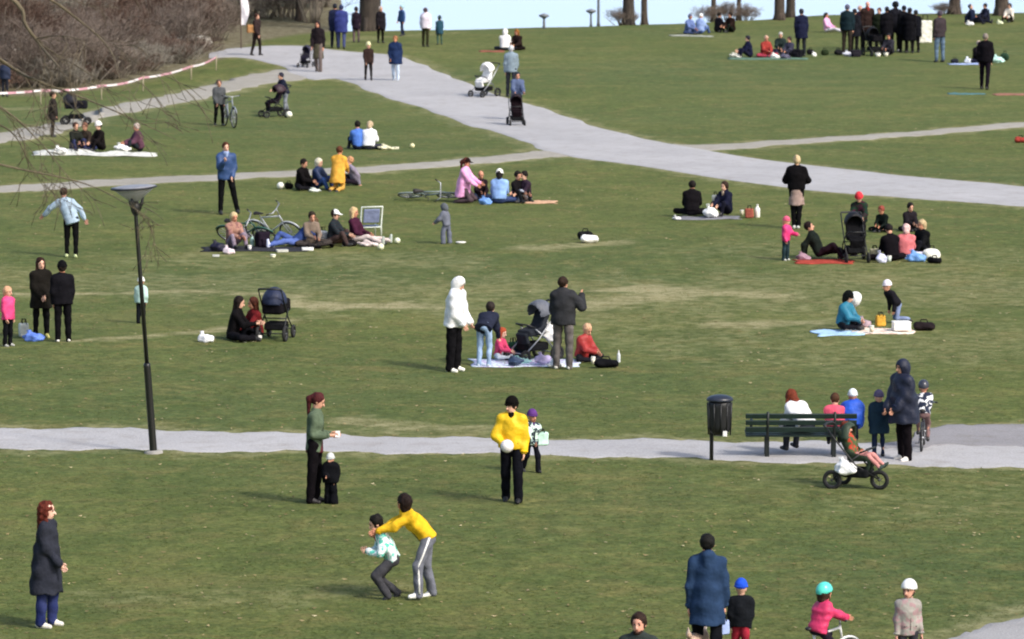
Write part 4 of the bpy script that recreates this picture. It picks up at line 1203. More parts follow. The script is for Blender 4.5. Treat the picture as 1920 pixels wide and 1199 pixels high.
def bicycle(label, at, rz, col='#2f5d50', R=.33, lying=0, group='bicycles on the lawn', basket=False, child_seat=None, loc=None, dz=0.0, bar=.0, fender=None):
    p = Vector(loc) if loc is not None else G(*at)
    root = empty('bicycle', p, rz, label, 'bicycle', group)
    k = R / .33
    if lying:
        root.rotation_euler = (Matrix.Rotation(rz * D2R, 3, 'Z') @ Matrix.Rotation(lying * D2R, 3, 'Y')).to_euler()
        root.location = p + Vector((0, 0, .05 + dz))
    fm = paint(col, .35)
    # local: front toward -Y
    rear = Vector((0, .52, .33)) * k; front = Vector((0, -.53, .33)) * k
    bb = Vector((0, .10, .29)) * k; st = Vector((0, .24, .80)) * k; hd = Vector((0, -.36, .86)) * k; hd2 = Vector((0, -.40, .66)) * k
    F = MB()
    F.tube([bb, st], .017 * k + .004, 7); F.tube([st * .96 + bb * .04, hd], .017 * k + .003, 7); F.tube([bb, hd2], .019 * k + .003, 7); F.tube([hd2, hd + Vector((0, .01, .04)) * k], .02 * k, 7)
    for sx in (-1, 1):
        o = Vector((.05 * sx, 0, 0)) * k
        F.tube([rear + o, bb + o * .6], .010 * k + .002, 5); F.tube([rear + o, st * .9 + bb * .1], .009 * k + .002, 5)
    F.build('frame', fm, root)
    K = MB()
    for sx in (-1, 1): K.tube([front + Vector((.05 * sx, 0, 0)) * k, hd2 + Vector((.035 * sx, 0, -.02)) * k, hd2], .011 * k + .002, 5)
    K.build('fork', fm, root)
    wheel(root, rear, R, AXX, M_ALU, .02 * k + .004, 14, 28); wheel(root, front, R, AXX, M_ALU, .02 * k + .004, 14, 28)
    S_ = SDF(); s0 = st + Vector((0, .03, .12)) * k; S_.rc(s0 + Vector((0, .08, 0)) * k, s0 + Vector((0, -.14, 0)) * k, .07 * k, .025 * k, depth=.5, axis=V3(0, 0, 1))
    o = sdf_obj('saddle', S_, .014, paint('#201c1a', .5), root)
    q = MB(); q.tube([st, s0], .013 * k, 6); q.build('seat_post', M_ALU, root)
    h = hd + Vector((0, .02, .14 + bar)) * k
    q = MB(); q.tube([hd, h], .014 * k, 6); q.tube([h + Vector((-.30, .14, .03)) * k, h + Vector((-.2, .0, .02)) * k, h, h + Vector((.2, .0, .02)) * k, h + Vector((.30, .14, .03)) * k], .013 * k + .002, 6); hb = q.build('handlebar', M_ALU, root)
    q = MB()
    for sx in (-1, 1): q.tube([h + Vector((.26 * sx, .08, .027)) * k, h + Vector((.31 * sx, .15, .032)) * k], .019 * k, 6)
    q.build('grip', M_BLACK, hb)
    q = MB(); q.ring(bb + Vector((.05, 0, 0)) * k, .09 * k, .01 * k, 18, 5, AXX)
    for sg in (-1, 1): q.tube([bb, bb + Vector((.07 * sg, 0, 0)) * k, bb + Vector((.08 * sg, .08 * sg, -.14 * sg)) * k, bb + Vector((.17 * sg, .08 * sg, -.14 * sg)) * k], .012 * k, 5)
    q.build('crank', M_DGREY, root)
    for c, a0, a1 in ((rear, .1, 2.6), (front, .5, 2.4)):
        q = MB()
        pts = [c + Vector((0, -math.cos(a0 + (a1 - a0) * i / 9), math.sin(a0 + (a1 - a0) * i / 9))) * (R + .025 * k) for i in range(10)]
        q.tube(pts, .022 * k, 5); q.build('mudguard', paint(fender, .4) if fender else fm, root)
    if basket:
        b = MB(); c = h + Vector((0, -.2, -.06))
        for zz, ww in ((-.12, .13), (0, .15), (.10, .17)):
            b.tube([c + Vector((-ww, -.12, zz)), c + Vector((ww, -.12, zz)), c + Vector((ww, .12, zz)), c + Vector((-ww, .12, zz)), c + Vector((-ww, -.12, zz))], .008, 4)
        for x in (-.16, -.08, 0, .08, .16):
            for yy in (-.12, .12): b.tube([c + Vector((x * .8, yy, -.12)), c + Vector((x, yy, .1))], .006, 4)
        b.build('basket', paint('#8d8468', .7), root)
    if child_seat:
        K = SDF(); K.bx((0, .50, .86), (.13, .12, .02), .03); K.bx((0, .64, 1.08), (.14, .02, .22), .03, np.array(Matrix.Rotation(-.15, 3, 'X')))
        K.bx((-.15, .52, .95), (.012, .11, .08), .02); K.bx((.15, .52, .95), (.012, .11, .08), .02); K.bx((0, .32, .62), (.10, .03, .16), .02)
        sdf_obj('child_seat', K, .016, paint(child_seat, .5), root)
    return root
def bag(label, at, size, col, style='tote', rz=0, cat='bag', group='bags lying on the lawn', name='bag', strap='#2a2a2c', loc=None):
    p = Vector(loc) if loc is not None else G(*at)
    root = empty(name, p, rz, label, cat, group)
    w, d, h = size; i = RNG.uniform(0, 20)
    K = SDF()
    if style == 'sack':      # soft plastic or cloth bag slumped on the grass
        K.el((0, 0, h * .38), (w * .5, d * .5, h * .42), k=.04).el((w * .18, 0, h * .25), (w * .38, d * .45, h * .28), k=.04).rc((-w * .08, 0, h * .6), (-w * .16, 0, h * .95), w * .16, w * .07, k=.05)
        K.cut_pl((0, 0, 0.0), (0, 0, -1))
        sdf_obj('body', K, .014, cloth(col, 'shell'), root, fold=.014, fs=26, seed=i)
        q = MB(); q.tube([(-w * .2, 0, h * .85), (-w * .3, .02, h * 1.08), (-w * .1, .02, h * 1.1), (-w * .08, 0, h * .88)], .012, 5); q.build('handle', cloth(col, 'shell'), root)
    elif style == 'backpack':
        K.bx((0, 0, h * .48), (w * .5 - .05, d * .5 - .05, h * .48 - .05), .05).bx((0, -d * .42, h * .3), (w * .32 - .03, d * .2, h * .2), .03)
        K.cut_pl((0, 0, 0), (0, 0, -1))
        sdf_obj('body', K, .015, cloth(col), root, fold=.006, seed=i)
        for sx in (-1, 1):
            q = MB(); q.tube([(sx * w * .22, d * .42, h * .85), (sx * w * .26, d * .75, h * .6), (sx * w * .24, d * .5, h * .15)], .018, 5); q.build('strap', cloth(strap), root)
        q = MB(); q.tube([(-.05, d * .2, h * .95), (0, d * .22, h * 1.06), (.05, d * .2, h * .95)], .012, 5); q.build('handle', cloth(strap), root)
    elif style == 'duffel':
        K.rc((-w * .5 + h * .45, 0, h * .46), (w * .5 - h * .45, 0, h * .42), h * .46, h * .42, depth=d / h, axis=V3(0, 1, 0)); K.cut_pl((0, 0, 0), (0, 0, -1))
        sdf_obj('body', K, .015, cloth(col), root, fold=.010, fs=18, seed=i)
        q = MB(); q.tube([(-w * .2, 0, h * .8), (-w * .15, .03, h * 1.12), (w * .1, .03, h * 1.12), (w * .16, 0, h * .78)], .014, 5); q.build('strap', cloth(strap), root)
    else:
        K.bx((0, 0, h * .48), (w * .5 - .03, d * .5 - .03, h * .48 - .03), .03); K.cut_el((0, 0, h * 1.05), (w * .42, d * .36, h * .2)); K.cut_pl((0, 0, 0), (0, 0, -1))
        sdf_obj('body', K, .014, cloth(col), root, fold=.006, seed=i)
        for sy in (-1, 1):
            q = MB(); q.tube([(-w * .22, sy * d * .38, h * .85), (-w * .16, sy * d * .3, h * 1.22), (w * .16, sy * d * .3, h * 1.22), (w * .22, sy * d * .38, h * .85)], .010, 5); q.build('handle', cloth(strap), root)
    return root
def blanket(label, at, w, d, col, rz=0, style='plain', c2=None, group='picnic blankets', wrinkle=.03):
    p = G(*at); nx, ny = 22, 14
    vs = []; fs = []
    a = rz * D2R; sd_ = RNG.uniform(0, 9)
    def top(i, j):
        u = (i / nx - .5); v = (j / ny - .5)
        x = u * w + .05 * math.sin(v * 7 + sd_); y = v * d + .06 * math.sin(u * 9 + sd_)
        X = x * math.cos(a) - y * math.sin(a); Y = x * math.sin(a) + y * math.cos(a)
        e = min(1, 6 * min(.5 - abs(u), .5 - abs(v)) + .25)
        z = .014 + wrinkle * e * (.5 + .5 * math.sin(u * 17 + 3 * math.sin(v * 9 + sd_))) * (.5 + .5 * math.sin(v * 11 + sd_ * 2 + u * 5))
        return X, Y, z + float(gz(p.x + X, p.y + Y)) - p.z
    for lay in (0, 1):
        for i in range(nx + 1):
            for j in range(ny + 1):
                X, Y, z = top(i, j); vs.append((X, Y, z - lay * .012))
    N = (nx + 1) * (ny + 1); I = lambda i, j: i * (ny + 1) + j
    for i in range(nx):
        for j in range(ny):
            fs.append((I(i, j), I(i + 1, j), I(i + 1, j + 1), I(i, j + 1))); fs.append((N + I(i, j + 1), N + I(i + 1, j + 1), N + I(i + 1, j), N + I(i, j)))
    for i in range(nx):
        fs.append((I(i + 1, 0), I(i, 0), N + I(i, 0), N + I(i + 1, 0))); fs.append((I(i, ny), I(i + 1, ny), N + I(i + 1, ny), N + I(i, ny)))
    for j in range(ny):
        fs.append((I(0, j), I(0, j + 1), N + I(0, j + 1), N + I(0, j))); fs.append((I(nx, j + 1), I(nx, j), N + I(nx, j), N + I(nx, j + 1)))
    o = mesh_obj('picnic_blanket', vs, fs, cloth(col, style, c2)); o.location = p
    return tag(o, label, 'blanket', group)
def onto(p, dz=.045): return Vector((p.x, p.y, p.z + dz))
def ball(label, at, r, col, c2=None, loc=None, name='ball', group='balls'):
    p = Vector(loc) if loc is not None else G(*at) + Vector((0, 0, r * .96))
    b = MB(); b.ball((0, 0, 0), r, 16)
    m, nt, bs = new_mat("ball_cover")
    if c2:
        v = nd(nt, "ShaderNodeTexVoronoi"); v.inputs['Scale'].default_value = 1.0 / r * .55
        nt.links.new(nd(nt, "ShaderNodeTexCoord").outputs['Object'], v.inputs['Vector'])
        nt.links.new(ramp(nt, v.outputs['Distance'], [(0.28, lin(c2)), (0.34, lin(col))]), bs.inputs['Base Color'])
    else:
        nt.links.new(ramp(nt, noise(nt, 12, 2), [(0.3, tuple(q * .85 for q in lin(col))), (0.7, lin(col))]), bs.inputs['Base Color'])
    bs.inputs['Roughness'].default_value = .45
    o = b.build(name, m); o.location = p
    return tag(o, label, 'ball', group)
def cup(label, at, r=.045, h=.12, col='#efece4', loc=None, dz=0.0, group='cups and small picnic things', kind='cup'):
    p = (Vector(loc) if loc is not None else G(*at)) + Vector((0, 0, dz))
    root = empty(kind, p, 0, label, kind, group)
    b = MB()
    if kind == 'bottle':
        b.lathe([(r * .9, 0), (r, .01), (r, h * .62), (r * .8, h * .72), (r * .35, h * .82), (r * .33, h * .93)], n=14); b.build('body', paint(col, .25), root)
        c = MB(); c.lathe([(r * .4, h * .92), (r * .4, h)], n=12); c.build('cap', paint('#c9c9c4', .5), root)
    else:
        b.lathe([(r * .75, 0), (r, h), (r * .9, h), (r * .68, .012)], n=14); b.build('body', paint(col, .6), root)
        c = MB(); c.lathe([(r * 1.06, h - .004), (r * 1.06, h + .01), (r * .8, h + .018)], n=14); c.build('lid', paint('#e7e4dc', .5), root)
    return root
def carton(label, at, size, col, rz=0, dz=0.0, group='cups and small picnic things', loc=None, name='box'):
    p = (Vector(loc) if loc is not None else G(*at)) + Vector((0, 0, dz))
    root = empty(name, p, rz, label, name, group)
    w, d, h = size
    b = MB(); b.box((0, 0, h * .42), (w, d, h * .84), bevel=.012); b.build('tray', paint(col, .6), root, False)
    b = MB(); b.box((0, 0, h * .92), (w * 1.03, d * 1.03, h * .16), bevel=.010); b.build('lid', paint(col, .55), root, False)
    return root

# ================================================================== STREET FURNITURE
def lamp_post():
    p = G(288, 850)
    root = empty('street_lamp', p, 0, 'black park lamp post with a wide flat glass head, standing by the footpath', 'street lamp')
    root.rotation_euler = (0, -3.7 * D2R, 0)
    m = paint('#141513', .4)
    b = MB(); b.lathe([(.16, -.1), (.16, .03), (.10, .05)], n=16); b.build('base_plate', paint('#8e8c86', .8), root)
    b = MB(); b.lathe([(.068, 0), (.064, .06), (.060, 1.46), (.062, 1.50), (.05, 1.54)], n=14); b.build('sleeve', m, root)
    b = MB(); b.lathe([(.036, 1.5), (.036, 3.0), (.033, 4.05), (.033, 4.28)], n=12); b.build('post', m, root)
    b = MB(); b.lathe([(.04, 4.05), (.075, 4.12), (.085, 4.20), (.055, 4.30)], n=14); b.build('collar', m, root)
    for k in range(3):
        a = k * 2.094 + .25
        b = MB(); b.tube([(.05 * math.cos(a), .05 * math.sin(a), 4.12), (.12 * math.cos(a), .12 * math.sin(a), 4.26), (.15 * math.cos(a), .15 * math.sin(a), 4.36)], [.034, .030, .018], 6); b.build('bracket', m, root)
    g, nt, bs = new_mat("lamp_glass"); bs.inputs['Base Color'].default_value = (.50, .50, .53, 1); bs.inputs['Roughness'].default_value = .18; bs.inputs['Alpha'].default_value = .5
    b = MB(); b.lathe([(.05, 4.27), (.10, 4.30), (.22, 4.40), (.35, 4.505), (.343, 4.505), (.21, 4.41), (.09, 4.312)], n=28); b.build('glass_bowl', g, root)
    b = MB(); b.lathe([(.385, 4.505), (.392, 4.520), (.386, 4.534)], n=32); r = b.build('rim', paint('#2b2d35', .5), root)
    b = MB(); b.lathe([(.380, 4.535), (.30, 4.547), (.10, 4.558), (.01, 4.56)], n=32); b.build('cover', paint('#85878f', .5), root)
lamp_post()
def litter_bin():
    p = G(1334, 863)
    root = empty('litter_bin', p, 0, 'black litter bin with a domed lid on a single post beside the bench', 'litter bin')
    m = paint('#16171a', .45); m2 = paint('#262b38', .35)
    b = MB(); b.tube([(0, 0, -.15), (0, 0, 1.0)], .034, 10); b.build('post', m, root)
    K = SDF(); K.rc((.13, -.08, .60), (.13, -.08, .92), .19, .205, depth=.85, axis=V3(0, 1, 0)); K.cut_pl((.13, -.08, .42), (0, 0, -1)); K.cut_pl((.13, -.08, 1.0), (0, 0, 1))
    sdf_obj('container', K, .02, m, root)
    for k in range(11):
        a = 2 * math.pi * k / 11 + .2
        b = MB(); b.tube([(.13 + .186 * math.cos(a), -.08 + .16 * math.sin(a), .44), (.13 + .207 * math.cos(a), -.08 + .178 * math.sin(a), .98)], .012, 5); b.build('rib', m, root)
    K = SDF(); K.el((.13, -.08, 1.03), (.225, .20, .085)); K.cut_pl((.13, -.08, 1.005), (0, 0, -1)); sdf_obj('lid', K, .016, m2, root)
    b = MB(); b.box((.21, -.262, .48), (.07, .012, .09), bevel=.004); b.build('sticker', paint('#e6e6e2', .6), root, False)
litter_bin()
def bench():
    p = G(1500, 857)
    root = empty('park_bench', p, 180, 'dark green slatted park bench seen from behind at the footpath edge', 'bench')
    g = paint('#0f2621', .5, 0, .3); g2 = paint('#0c1513', .5)
    Rb = Matrix.Rotation(-.26, 3, 'X')
    for i, (z, h) in enumerate(((.50, .085), (.615, .085), (.73, .085))):
        y = .20 + (z - .42) * .27
        b = MB(); b.box((0, y, z), (1.86, .035, h), Rb, .006); b.build('back_slat', g, root, False)
    for i in range(4):
        b = MB(); b.box((0, -.22 + i * .115, .415 - .012 * i), (1.84, .09, .035), None, .006); b.build('seat_slat', g, root, False)
    for x in (-.56, .56):
        b = MB()
        b.box((x, .06, .19), (.075, .075, .40), Matrix.Rotation(.0, 3, 'X'), .008)
        b.box((x, -.20, .17), (.06, .06, .40), None, .008)
        b.build('leg', g2, root, False)
        b = MB(); b.tube([(x, -.25, .375), (x, .14, .345), (x, .215, .42), (x, .31, .80)], .024, 6); b.build('support', g2, root)
        b = MB(); b.tube([(x * 1.45, .22, .60), (x * 1.45, -.2, .62), (x * 1.45, -.24, .58), (x * 1.45, -.22, .40)], .022, 6); b.build('armrest', g2, root)
bench()

# ================================================================== NEAR LAWN
W = dict(group='people on the near lawn')
person('woman with long auburn hair in a knee length dark coat and flared jeans', (92, 1176), top=940, rz=78, coat='#343743', cs='plain', hem='knee', bulk=.012, legs='#26326a', ls='denim', wide=.014, shoes='#d8d4cc',
       hair='curly', hc='#5a2418', yaw=0, mods=dict(uR=(10, 0, .1), fR=(42, -10, 0), uL=(-6, 0, .1), fL=(30, -8, 0), tL=(7, 3, .03), tR=(-5, 3, .03)), skin='#e6bda6', **W)
person('dark haired boy in a white and mint printed jacket, ducking from a grab', (733, 1122), h=1.42, rz=-82, pose='crouch_run', coat='#dfe9ea', cs='print', c2='#5fbfae', hem='waist', bulk=.012, legs='#4a4a50', wide=.012, shoes='#26282a', hair='short', hc='#15120f', scarf='#b8323c', mods=dict(lean=28, uL=(10, 0, .15), fL=(100, -40, 0), uR=(5, 0, .15), fR=(95, -40, 0)), **W)
person('youth in a yellow top and grey striped tracksuit trousers, grabbing a boy', (793, 1122), h=1.62, rz=-80, pose='bend_grab', coat='#e3b52a', hem='waist', bulk=.008, legs='#7b7e8b', wide=.014, shoes='#f2f1ec', hair='bob', hc='#1d110e', yaw=-55, stripe='#eceae6', mods=dict(lean=42, tL=(24, 3, .07), sL=(-2, 3, .05), tR=(2, 3, .07), sR=(-14, 3, .05)), **W)
a = person('woman in a green jacket with dark red ponytail, looking down at her phone', (592, 943), top=737, rz=82, pose='phone', coat='#66785f', hem='hip', legs='#171318', wide=.012, shoes='#1c1718', hair='ponytail', hc='#4a1d1f', skin='#d9a58c', nod=24, skirt=('#6b3238', .16), mods=dict(uL=(-4, 0, .1), fL=(84, -14, 0), uR=(-4, 0, .1), fR=(88, -14, 0)), **W)
q = a['W'](a['arms']['R'][2] + a['arms']['R'][3] * .12)
b = MB(); b.box((0, 0, 0), (.075, .15, .010), Matrix.Rotation(.6, 3, 'X'), .004); o = b.build('phone', paint('#d8d2cc', .2), None, False); o.location = q + Vector((.02, 0, .02)); tag(o, 'phone held by the woman in the green jacket', 'phone')
person('toddler in a black snowsuit and pale grey hat beside the ponytailed woman', (620, 945), top=852, rz=-20, coat='#16171c', hem='hip', bulk=.055, legs='#15161c', wide=.045, shoes='#d4cfc4', hat='beanie', hatc='#c4c8c6', hair='none', mods=dict(uR=(20, 0, .1), fR=(80, -30, 0)), **W)
a = person('man in a bright yellow jacket and black cap carrying a white ball', (960, 942), top=745, rz=-6, pose='walk', coat='#e8bd22', cs='shell', hem='waist', bulk=.030, legs='#15161f', wide=.02, shoes='#17171a', hat='beanie', hatc='#14110f', hair='short', hc='#1a1310', yaw=-38, scarf='#17130f', beard=False,
       mods=dict(uR=(10, 30, .34), fR=(62, -44, 0), uL=(0, 0, .2), fL=(10, -5, .02)), **W)
ball('white football held under the arm of the man in yellow', None, .105, '#ece6e6', '#b9a4ad', loc=a['W'](a['arms']['R'][2] + a['arms']['R'][3] * .08 + V3(.02, -.10, .03)))
person('child in a purple hat and dark jacket half hidden behind the man in yellow', (996, 886), top=768, rz=35, pose='stride', coat='#3a4653', cs='print', c2='#cfe6dc', hem='hip', bulk=.02, legs='#1b1c26', wide=.012, shoes='#222226', hat='beanie', hatc='#6d3f8f', hair='none', scarf='#5b3f78', **W)
bag('mint gym bag at the side of the child in the purple hat', None, (.24, .12, .22), '#bfe3d2', 'tote', 20, loc=G(1014, 886) + Vector((0, .05, .44)), group='bags carried by people')
# bottom edge
N = dict(group='people walking along the near edge of the lawn')
person('bearded dark haired man in a dark green jacket, only his head in view', (1197, 1425), h=1.74, rz=-8, coat='#39423f', hem='hip', bulk=.02, legs='#2a2c33', hair='short', hc='#2c1d16', beard=True, skin='#dca58e', yaw=-8, **N)
person('tall man in a long blue rain jacket seen from behind', (1324, 1268), h=1.84, rz=176, pose='walk', coat='#2c4568', cs='plain', hem='thigh', bulk=.0, legs='#16181f', hair='short', hc='#12110f', hood=True, mods=dict(uL=(-4, 0, .18), fL=(4, -5, .06), uR=(2, 0, .18), fR=(12, -5, .05)), shoes='#3a3530', **N)
person('child in a cobalt blue beanie, black jacket and red trousers seen from behind', (1388, 1249), h=1.12, rz=172, pose='walk', coat='#22252b', hem='hip', bulk=.022, legs='#b8253c', wide=.012, hat='beanie', hatc='#2550c8', hair='none', shoes='#333333', **N)
bag('small blue and white bag hanging between the tall man and the child', None, (.20, .10, .22), '#9fb2e0', 'tote', 30, loc=G(1353, 1262) + Vector((0, -.05, .50)), group='bags carried by people')
kid = G(1545, 1276)
bicycle('white kid bicycle ridden by the girl in the turquoise helmet', None, 128, '#e6e8e6', .25, loc=kid, group='bicycles on the lawn', fender='#e9ebe8')
person('girl in a turquoise helmet and pink jacket riding a small white bicycle', None, h=1.22, rz=128, pose='ride', loc=(kid.x - .10, kid.y - .13, kid.z), seat=.60, coat='#d23a68', cs='shell', hem='hip', bulk=.022, legs='#2b2533', hat='helmet', hatc='#58d6c4', hair='bob', hc='#3a2a20', ridge=.010, shoes='#4a4a50', mods=dict(lean=20, uL=(58, 0, .06), fL=(72, -6, 0), uR=(58, 0, .06), fR=(72, -6, 0)), **N)
person('child in a white helmet and pale grey patterned sweater, looking aside', (1702, 1276), h=1.27, rz=14, coat='#b3aea6', cs='print', c2='#a3888a', hem='hip', bulk=.012, legs='#46464e', hat='helmet', hatc='#f2f0ec', hair='none', hc='#4b3524', yaw=-44, shoes='#5a5a5a', skin='#dca78f', mods=dict(uL=(0, 0, .2), fL=(12, 0, .1), uR=(-2, 0, .2), fR=(10, 0, .1)), **N)
def dog(label, at, h, rz, c1, c2, group=None):
    p = G(*at); root = empty('dog', p, rz, label, 'dog', group)
    s = h / .62
    K = SDF(); L = lambda *v: V3(*v) * s
    K.rc(L(0, -.22, .44), L(0, .20, .45), .125 * s, .095 * s, k=.04).el(L(0, -.20, .42), L(.11, .15, .16), k=.04)
    K.rc(L(0, -.30, .50), L(0, -.40, .66), .075 * s, .06 * s, k=.04)
    K.el(L(0, -.43, .70), L(.062, .085, .065), k=.02).rc(L(0, -.47, .685), L(0, -.57, .66), .042 * s, .028 * s, k=.02)
    for sx in (-1, 1):
        K.rc(L(.045 * sx, -.39, .745), L(.06 * sx, -.385, .80), .026 * s, .010 * s, k=.012)
        K.rc(L(.075 * sx, -.24, .38), L(.075 * sx, -.235, .20), .05 * s, .032 * s, k=.03).rc(L(.075 * sx, -.235, .20), L(.075 * sx, -.25, .035), .03 * s, .024 * s, k=.015).rc(L(.075 * sx, -.25, .028), L(.075 * sx, -.29, .024), .028 * s, .024 * s, k=.01)
        K.rc(L(.07 * sx, .18, .40), L(.08 * sx, .13, .27), .075 * s, .045 * s, k=.03).rc(L(.08 * sx, .13, .27), L(.08 * sx, .24, .17), .042 * s, .027 * s, k=.015).rc(L(.08 * sx, .24, .17), L(.08 * sx, .215, .035), .026 * s, .022 * s, k=.012).rc(L(.08 * sx, .215, .028), L(.08 * sx, .17, .024), .027 * s, .022 * s, k=.01)
    K.rc(L(0, .27, .48), L(0, .40, .60), .035 * s, .03 * s, k=.03).rc(L(0, .40, .60), L(0, .44, .70), .03 * s, .012 * s)
    m, nt, b = new_mat("dog_fur")
    nt.links.new(ramp(nt, noise(nt, 3.0, 2.0), [(0.45, lin(c1)), (0.55, lin(c2))]), b.inputs['Base Color']); b.inputs['Roughness'].default_value = .9
    bump(nt, b, noise(nt, 60, 3), .6, .02)
    sdf_obj('body', K, .018, m, root, fold=.004, fs=40)
    q = MB(); q.ball(L(0, -.60, .665), .016 * s, 8); q.build('nose', paint('#15110f', .4), root)
    q = MB(); q.ring(L(0, -.35, .585), .072 * s, .012 * s, 14, 5, Matrix.Rotation(.6, 3, 'X')); q.build('collar', paint('#8a3a32', .6), root)
    return root
dog('beige and white dog at the feet of the tall man in blue', (1304, 1266), .62, 165, '#b59a85', '#e2d8cf')

# ================================================================== BENCH GROUP
BG = dict(group='people at the park bench')
bp = G(1500, 857)
def on_bench(px): 
    x = G(px, 857).x
    return (x, bp.y + .06, bp.z)
person('auburn haired person in a white top sitting on the bench', None, h=1.55, rz=214, pose='bench', loc=on_bench(1512), seat=.43, coat='#e9eaec', hem='waist', bulk=.03, legs='#3a3d48', hair='long', hc='#6b2f1c', nod=34, yaw=-30, scarf='#2f3440', mods=dict(lean=48), **BG)
person('small child in a coral pink jacket sitting on the bench', None, h=1.16, rz=180, pose='bench', loc=on_bench(1566), seat=.43, coat='#d0566c', hem='waist', bulk=.035, legs='#33343f', hair='short', hc='#4a3020', shoes='#444444', mods=dict(lean=20), nod=20, **BG)
person('child in a bright blue jacket and white hat leaning on the bench end', None, h=1.10, rz=170, loc=(G(1602, 865).x, bp.y + .16, bp.z), coat='#2a5ac9', cs='shell', hem='hip', bulk=.075, legs='#2a2f40', hat='beanie', hatc='#dfe7ec', hair='none', mods=dict(lean=14, uL=(40, 0, .1), fL=(60, 0, 0)), **BG)
person('child in a dark teal coat and mauve hat standing behind the stroller', None, h=1.10, rz=190, loc=(G(1642, 850).x, bp.y + .05, bp.z), coat='#223a4c', hem='thigh', bulk=.045, legs='#23304c', hat='beanie', hatc='#6b6384', hair='none', **BG)
person('person in a long navy hooded coat with the hood up, white shoes', (1693, 864), top=675, rz=-58, pose='stand', coat='#232a42', cs='shell', hem='thigh', bulk=.06, legs='#191318', wide=.008, shoes='#d9d4cc', hat='hood', hatc='#232a42', hair='short', mods=dict(lean=5, uL=(14, 0, .1), fL=(46, -20, 0), uR=(14, 0, .1), fR=(40, -20, 0)), **BG)
st = G(1606, 915)
stroller('three wheeled stroller with a green seat parked beside the bench', None, 68, '#3a4a38', '#2f3c2f', M_BLACK, 'seat', loc=st, wr=.155, three=True, hood_open=.5, s=.96)
person('toddler in a red and green outfit lying back in the stroller by the bench', None, h=1.08, rz=68, pose='stroller', loc=st + Vector((-.02, 0, 0)), seat=.50, coat='#5a6a44', cs='print', c2='#b34434', hem='waist', bulk=.015, legs='#c98b86', shoes='#3a4a44', hair='short', hc='#6a2f20', skin='#e2ad94', **BG)
bag('white carrier bag in the basket of the stroller by the bench', None, (.34, .26, .26), '#e9edf0', 'sack', 0, loc=st + Vector((-.20, -.16, .24)), group='bags carried on strollers', name='carrier_bag')
bicycle('small black bicycle under the child beside the hooded person', (1730, 842), 172, '#22242a', .25, group='bicycles on the lawn')
person('child in a dark jacket with white patches sitting on the small black bicycle', None, h=1.15, rz=172, pose='ride', loc=G(1728, 842) + Vector((0, -.16, 0)), seat=.56, coat='#343c52', hem='waist', bulk=.02, legs='#8d6f6e', hat='helmet', hatc='#3a3c46', hair='none', cs='print', c2='#dfe0e2', **BG)

# ================================================================== CENTRE PICNIC
CP = dict(group='people of the picnic in the middle of the lawn')
blanket('pale blue picnic blanket under the family in the middle of the lawn', (985, 682), 2.1, 1.2, '#cfe0ea', 4, 'print', '#b7a9cf')
person('person in a white hooded jacket and black trousers with the hood up', (853, 697), top=520, rz=68, coat='#e9eaf0', cs='shell', hem='hip', bulk=.055, legs='#17161a', wide=.02, shoes='#f1efe4', hat='hood', hatc='#f0efea', hair='short', hc='#3a2a20', mods=dict(lean=7, uL=(10, 0, .08), fL=(40, -25, 0), uR=(8, 0, .08), fR=(34, -25, 0)), nod=24, **CP)
a = person('man in a dark grey jacket lifting one elbow, seen from behind', (1056, 692), top=520, rz=168, pose='drink', coat='#393a3e', hem='hip', bulk=.045, legs='#655f5d', ls='denim', wide=.012, shoes='#efece4', hair='short', hc='#2b1d14', yaw=-30, **CP)
person('person in a navy jacket and pale jeans bending over the blue blanket', (908, 688), h=1.50, rz=164, pose='bend', coat='#2b3044', hem='hip', bulk=.02, legs='#8ea6c6', ls='denim', shoes='#b9c4cc', hair='short', hc='#2b2320', mods=dict(lean=66, tL=(10, 3, .05), tR=(4, 3, .05), sL=(-10, 3, .03), sR=(-12, 3, .03)), **CP)
person('red haired girl in a hot pink top sitting on the blue blanket', None, loc=onto(G(934, 676)), h=1.12, rz=60, pose='cross', coat='#d24a72', hem='waist', legs='#c8d2dc', hair='long', hc='#a4482c', skin='#e8bfa8', **CP)
person('small child in dark green lying curled on the blue blanket', None, loc=onto(G(972, 672)), h=1.0, rz=-40, pose='lean_back', coat='#24302c', hem='waist', bulk=.015, legs='#2d3550', hair='short', hc='#2a1d16', shoes='#333333', **CP)
stroller('grey stroller with a tilted grey canopy behind the blue blanket', (1000, 676), -52, '#6a6f7c', '#343840', None, 'seat', s=1.08)
bag('white carrier bag hanging from the handle of the grey stroller', None, (.26, .18, .40), '#f1f0ee', 'sack', 0, loc=G(1029, 674) + Vector((0, -.05, .38)), group='bags carried on strollers', name='carrier_bag')
person('fair haired person in a red jacket sitting beside the man in dark grey', (1091, 676), h=1.38, rz=50, pose='cross', coat='#b8312f', cs='shell', hem='waist', bulk=.03, legs='#23232b', hair='short', hc='#d1a786', nod=26, **CP)
bag('flat black duffel bag on the grass beside the person in red', (1137, 690), (.50, .24, .19), '#17171b', 'duffel', 8)
bag('lilac tote bag slumped on the blue picnic blanket', None, (.34, .2, .20), '#b6a9cd', 'sack', 20, loc=onto(G(1018, 686)))
bag('navy cloth bundle on the front edge of the blue blanket', None, (.30, .2, .16), '#33486b', 'sack', 40, loc=onto(G(966, 688)))
cup('paper cup on the grass by the shoes of the red jacket person', (1112, 683), .045, .13, '#e9e2cf')
cup('white bottle lying near the black duffel bag', (1160, 680), .035, .24, '#cfd4d8', kind='bottle')

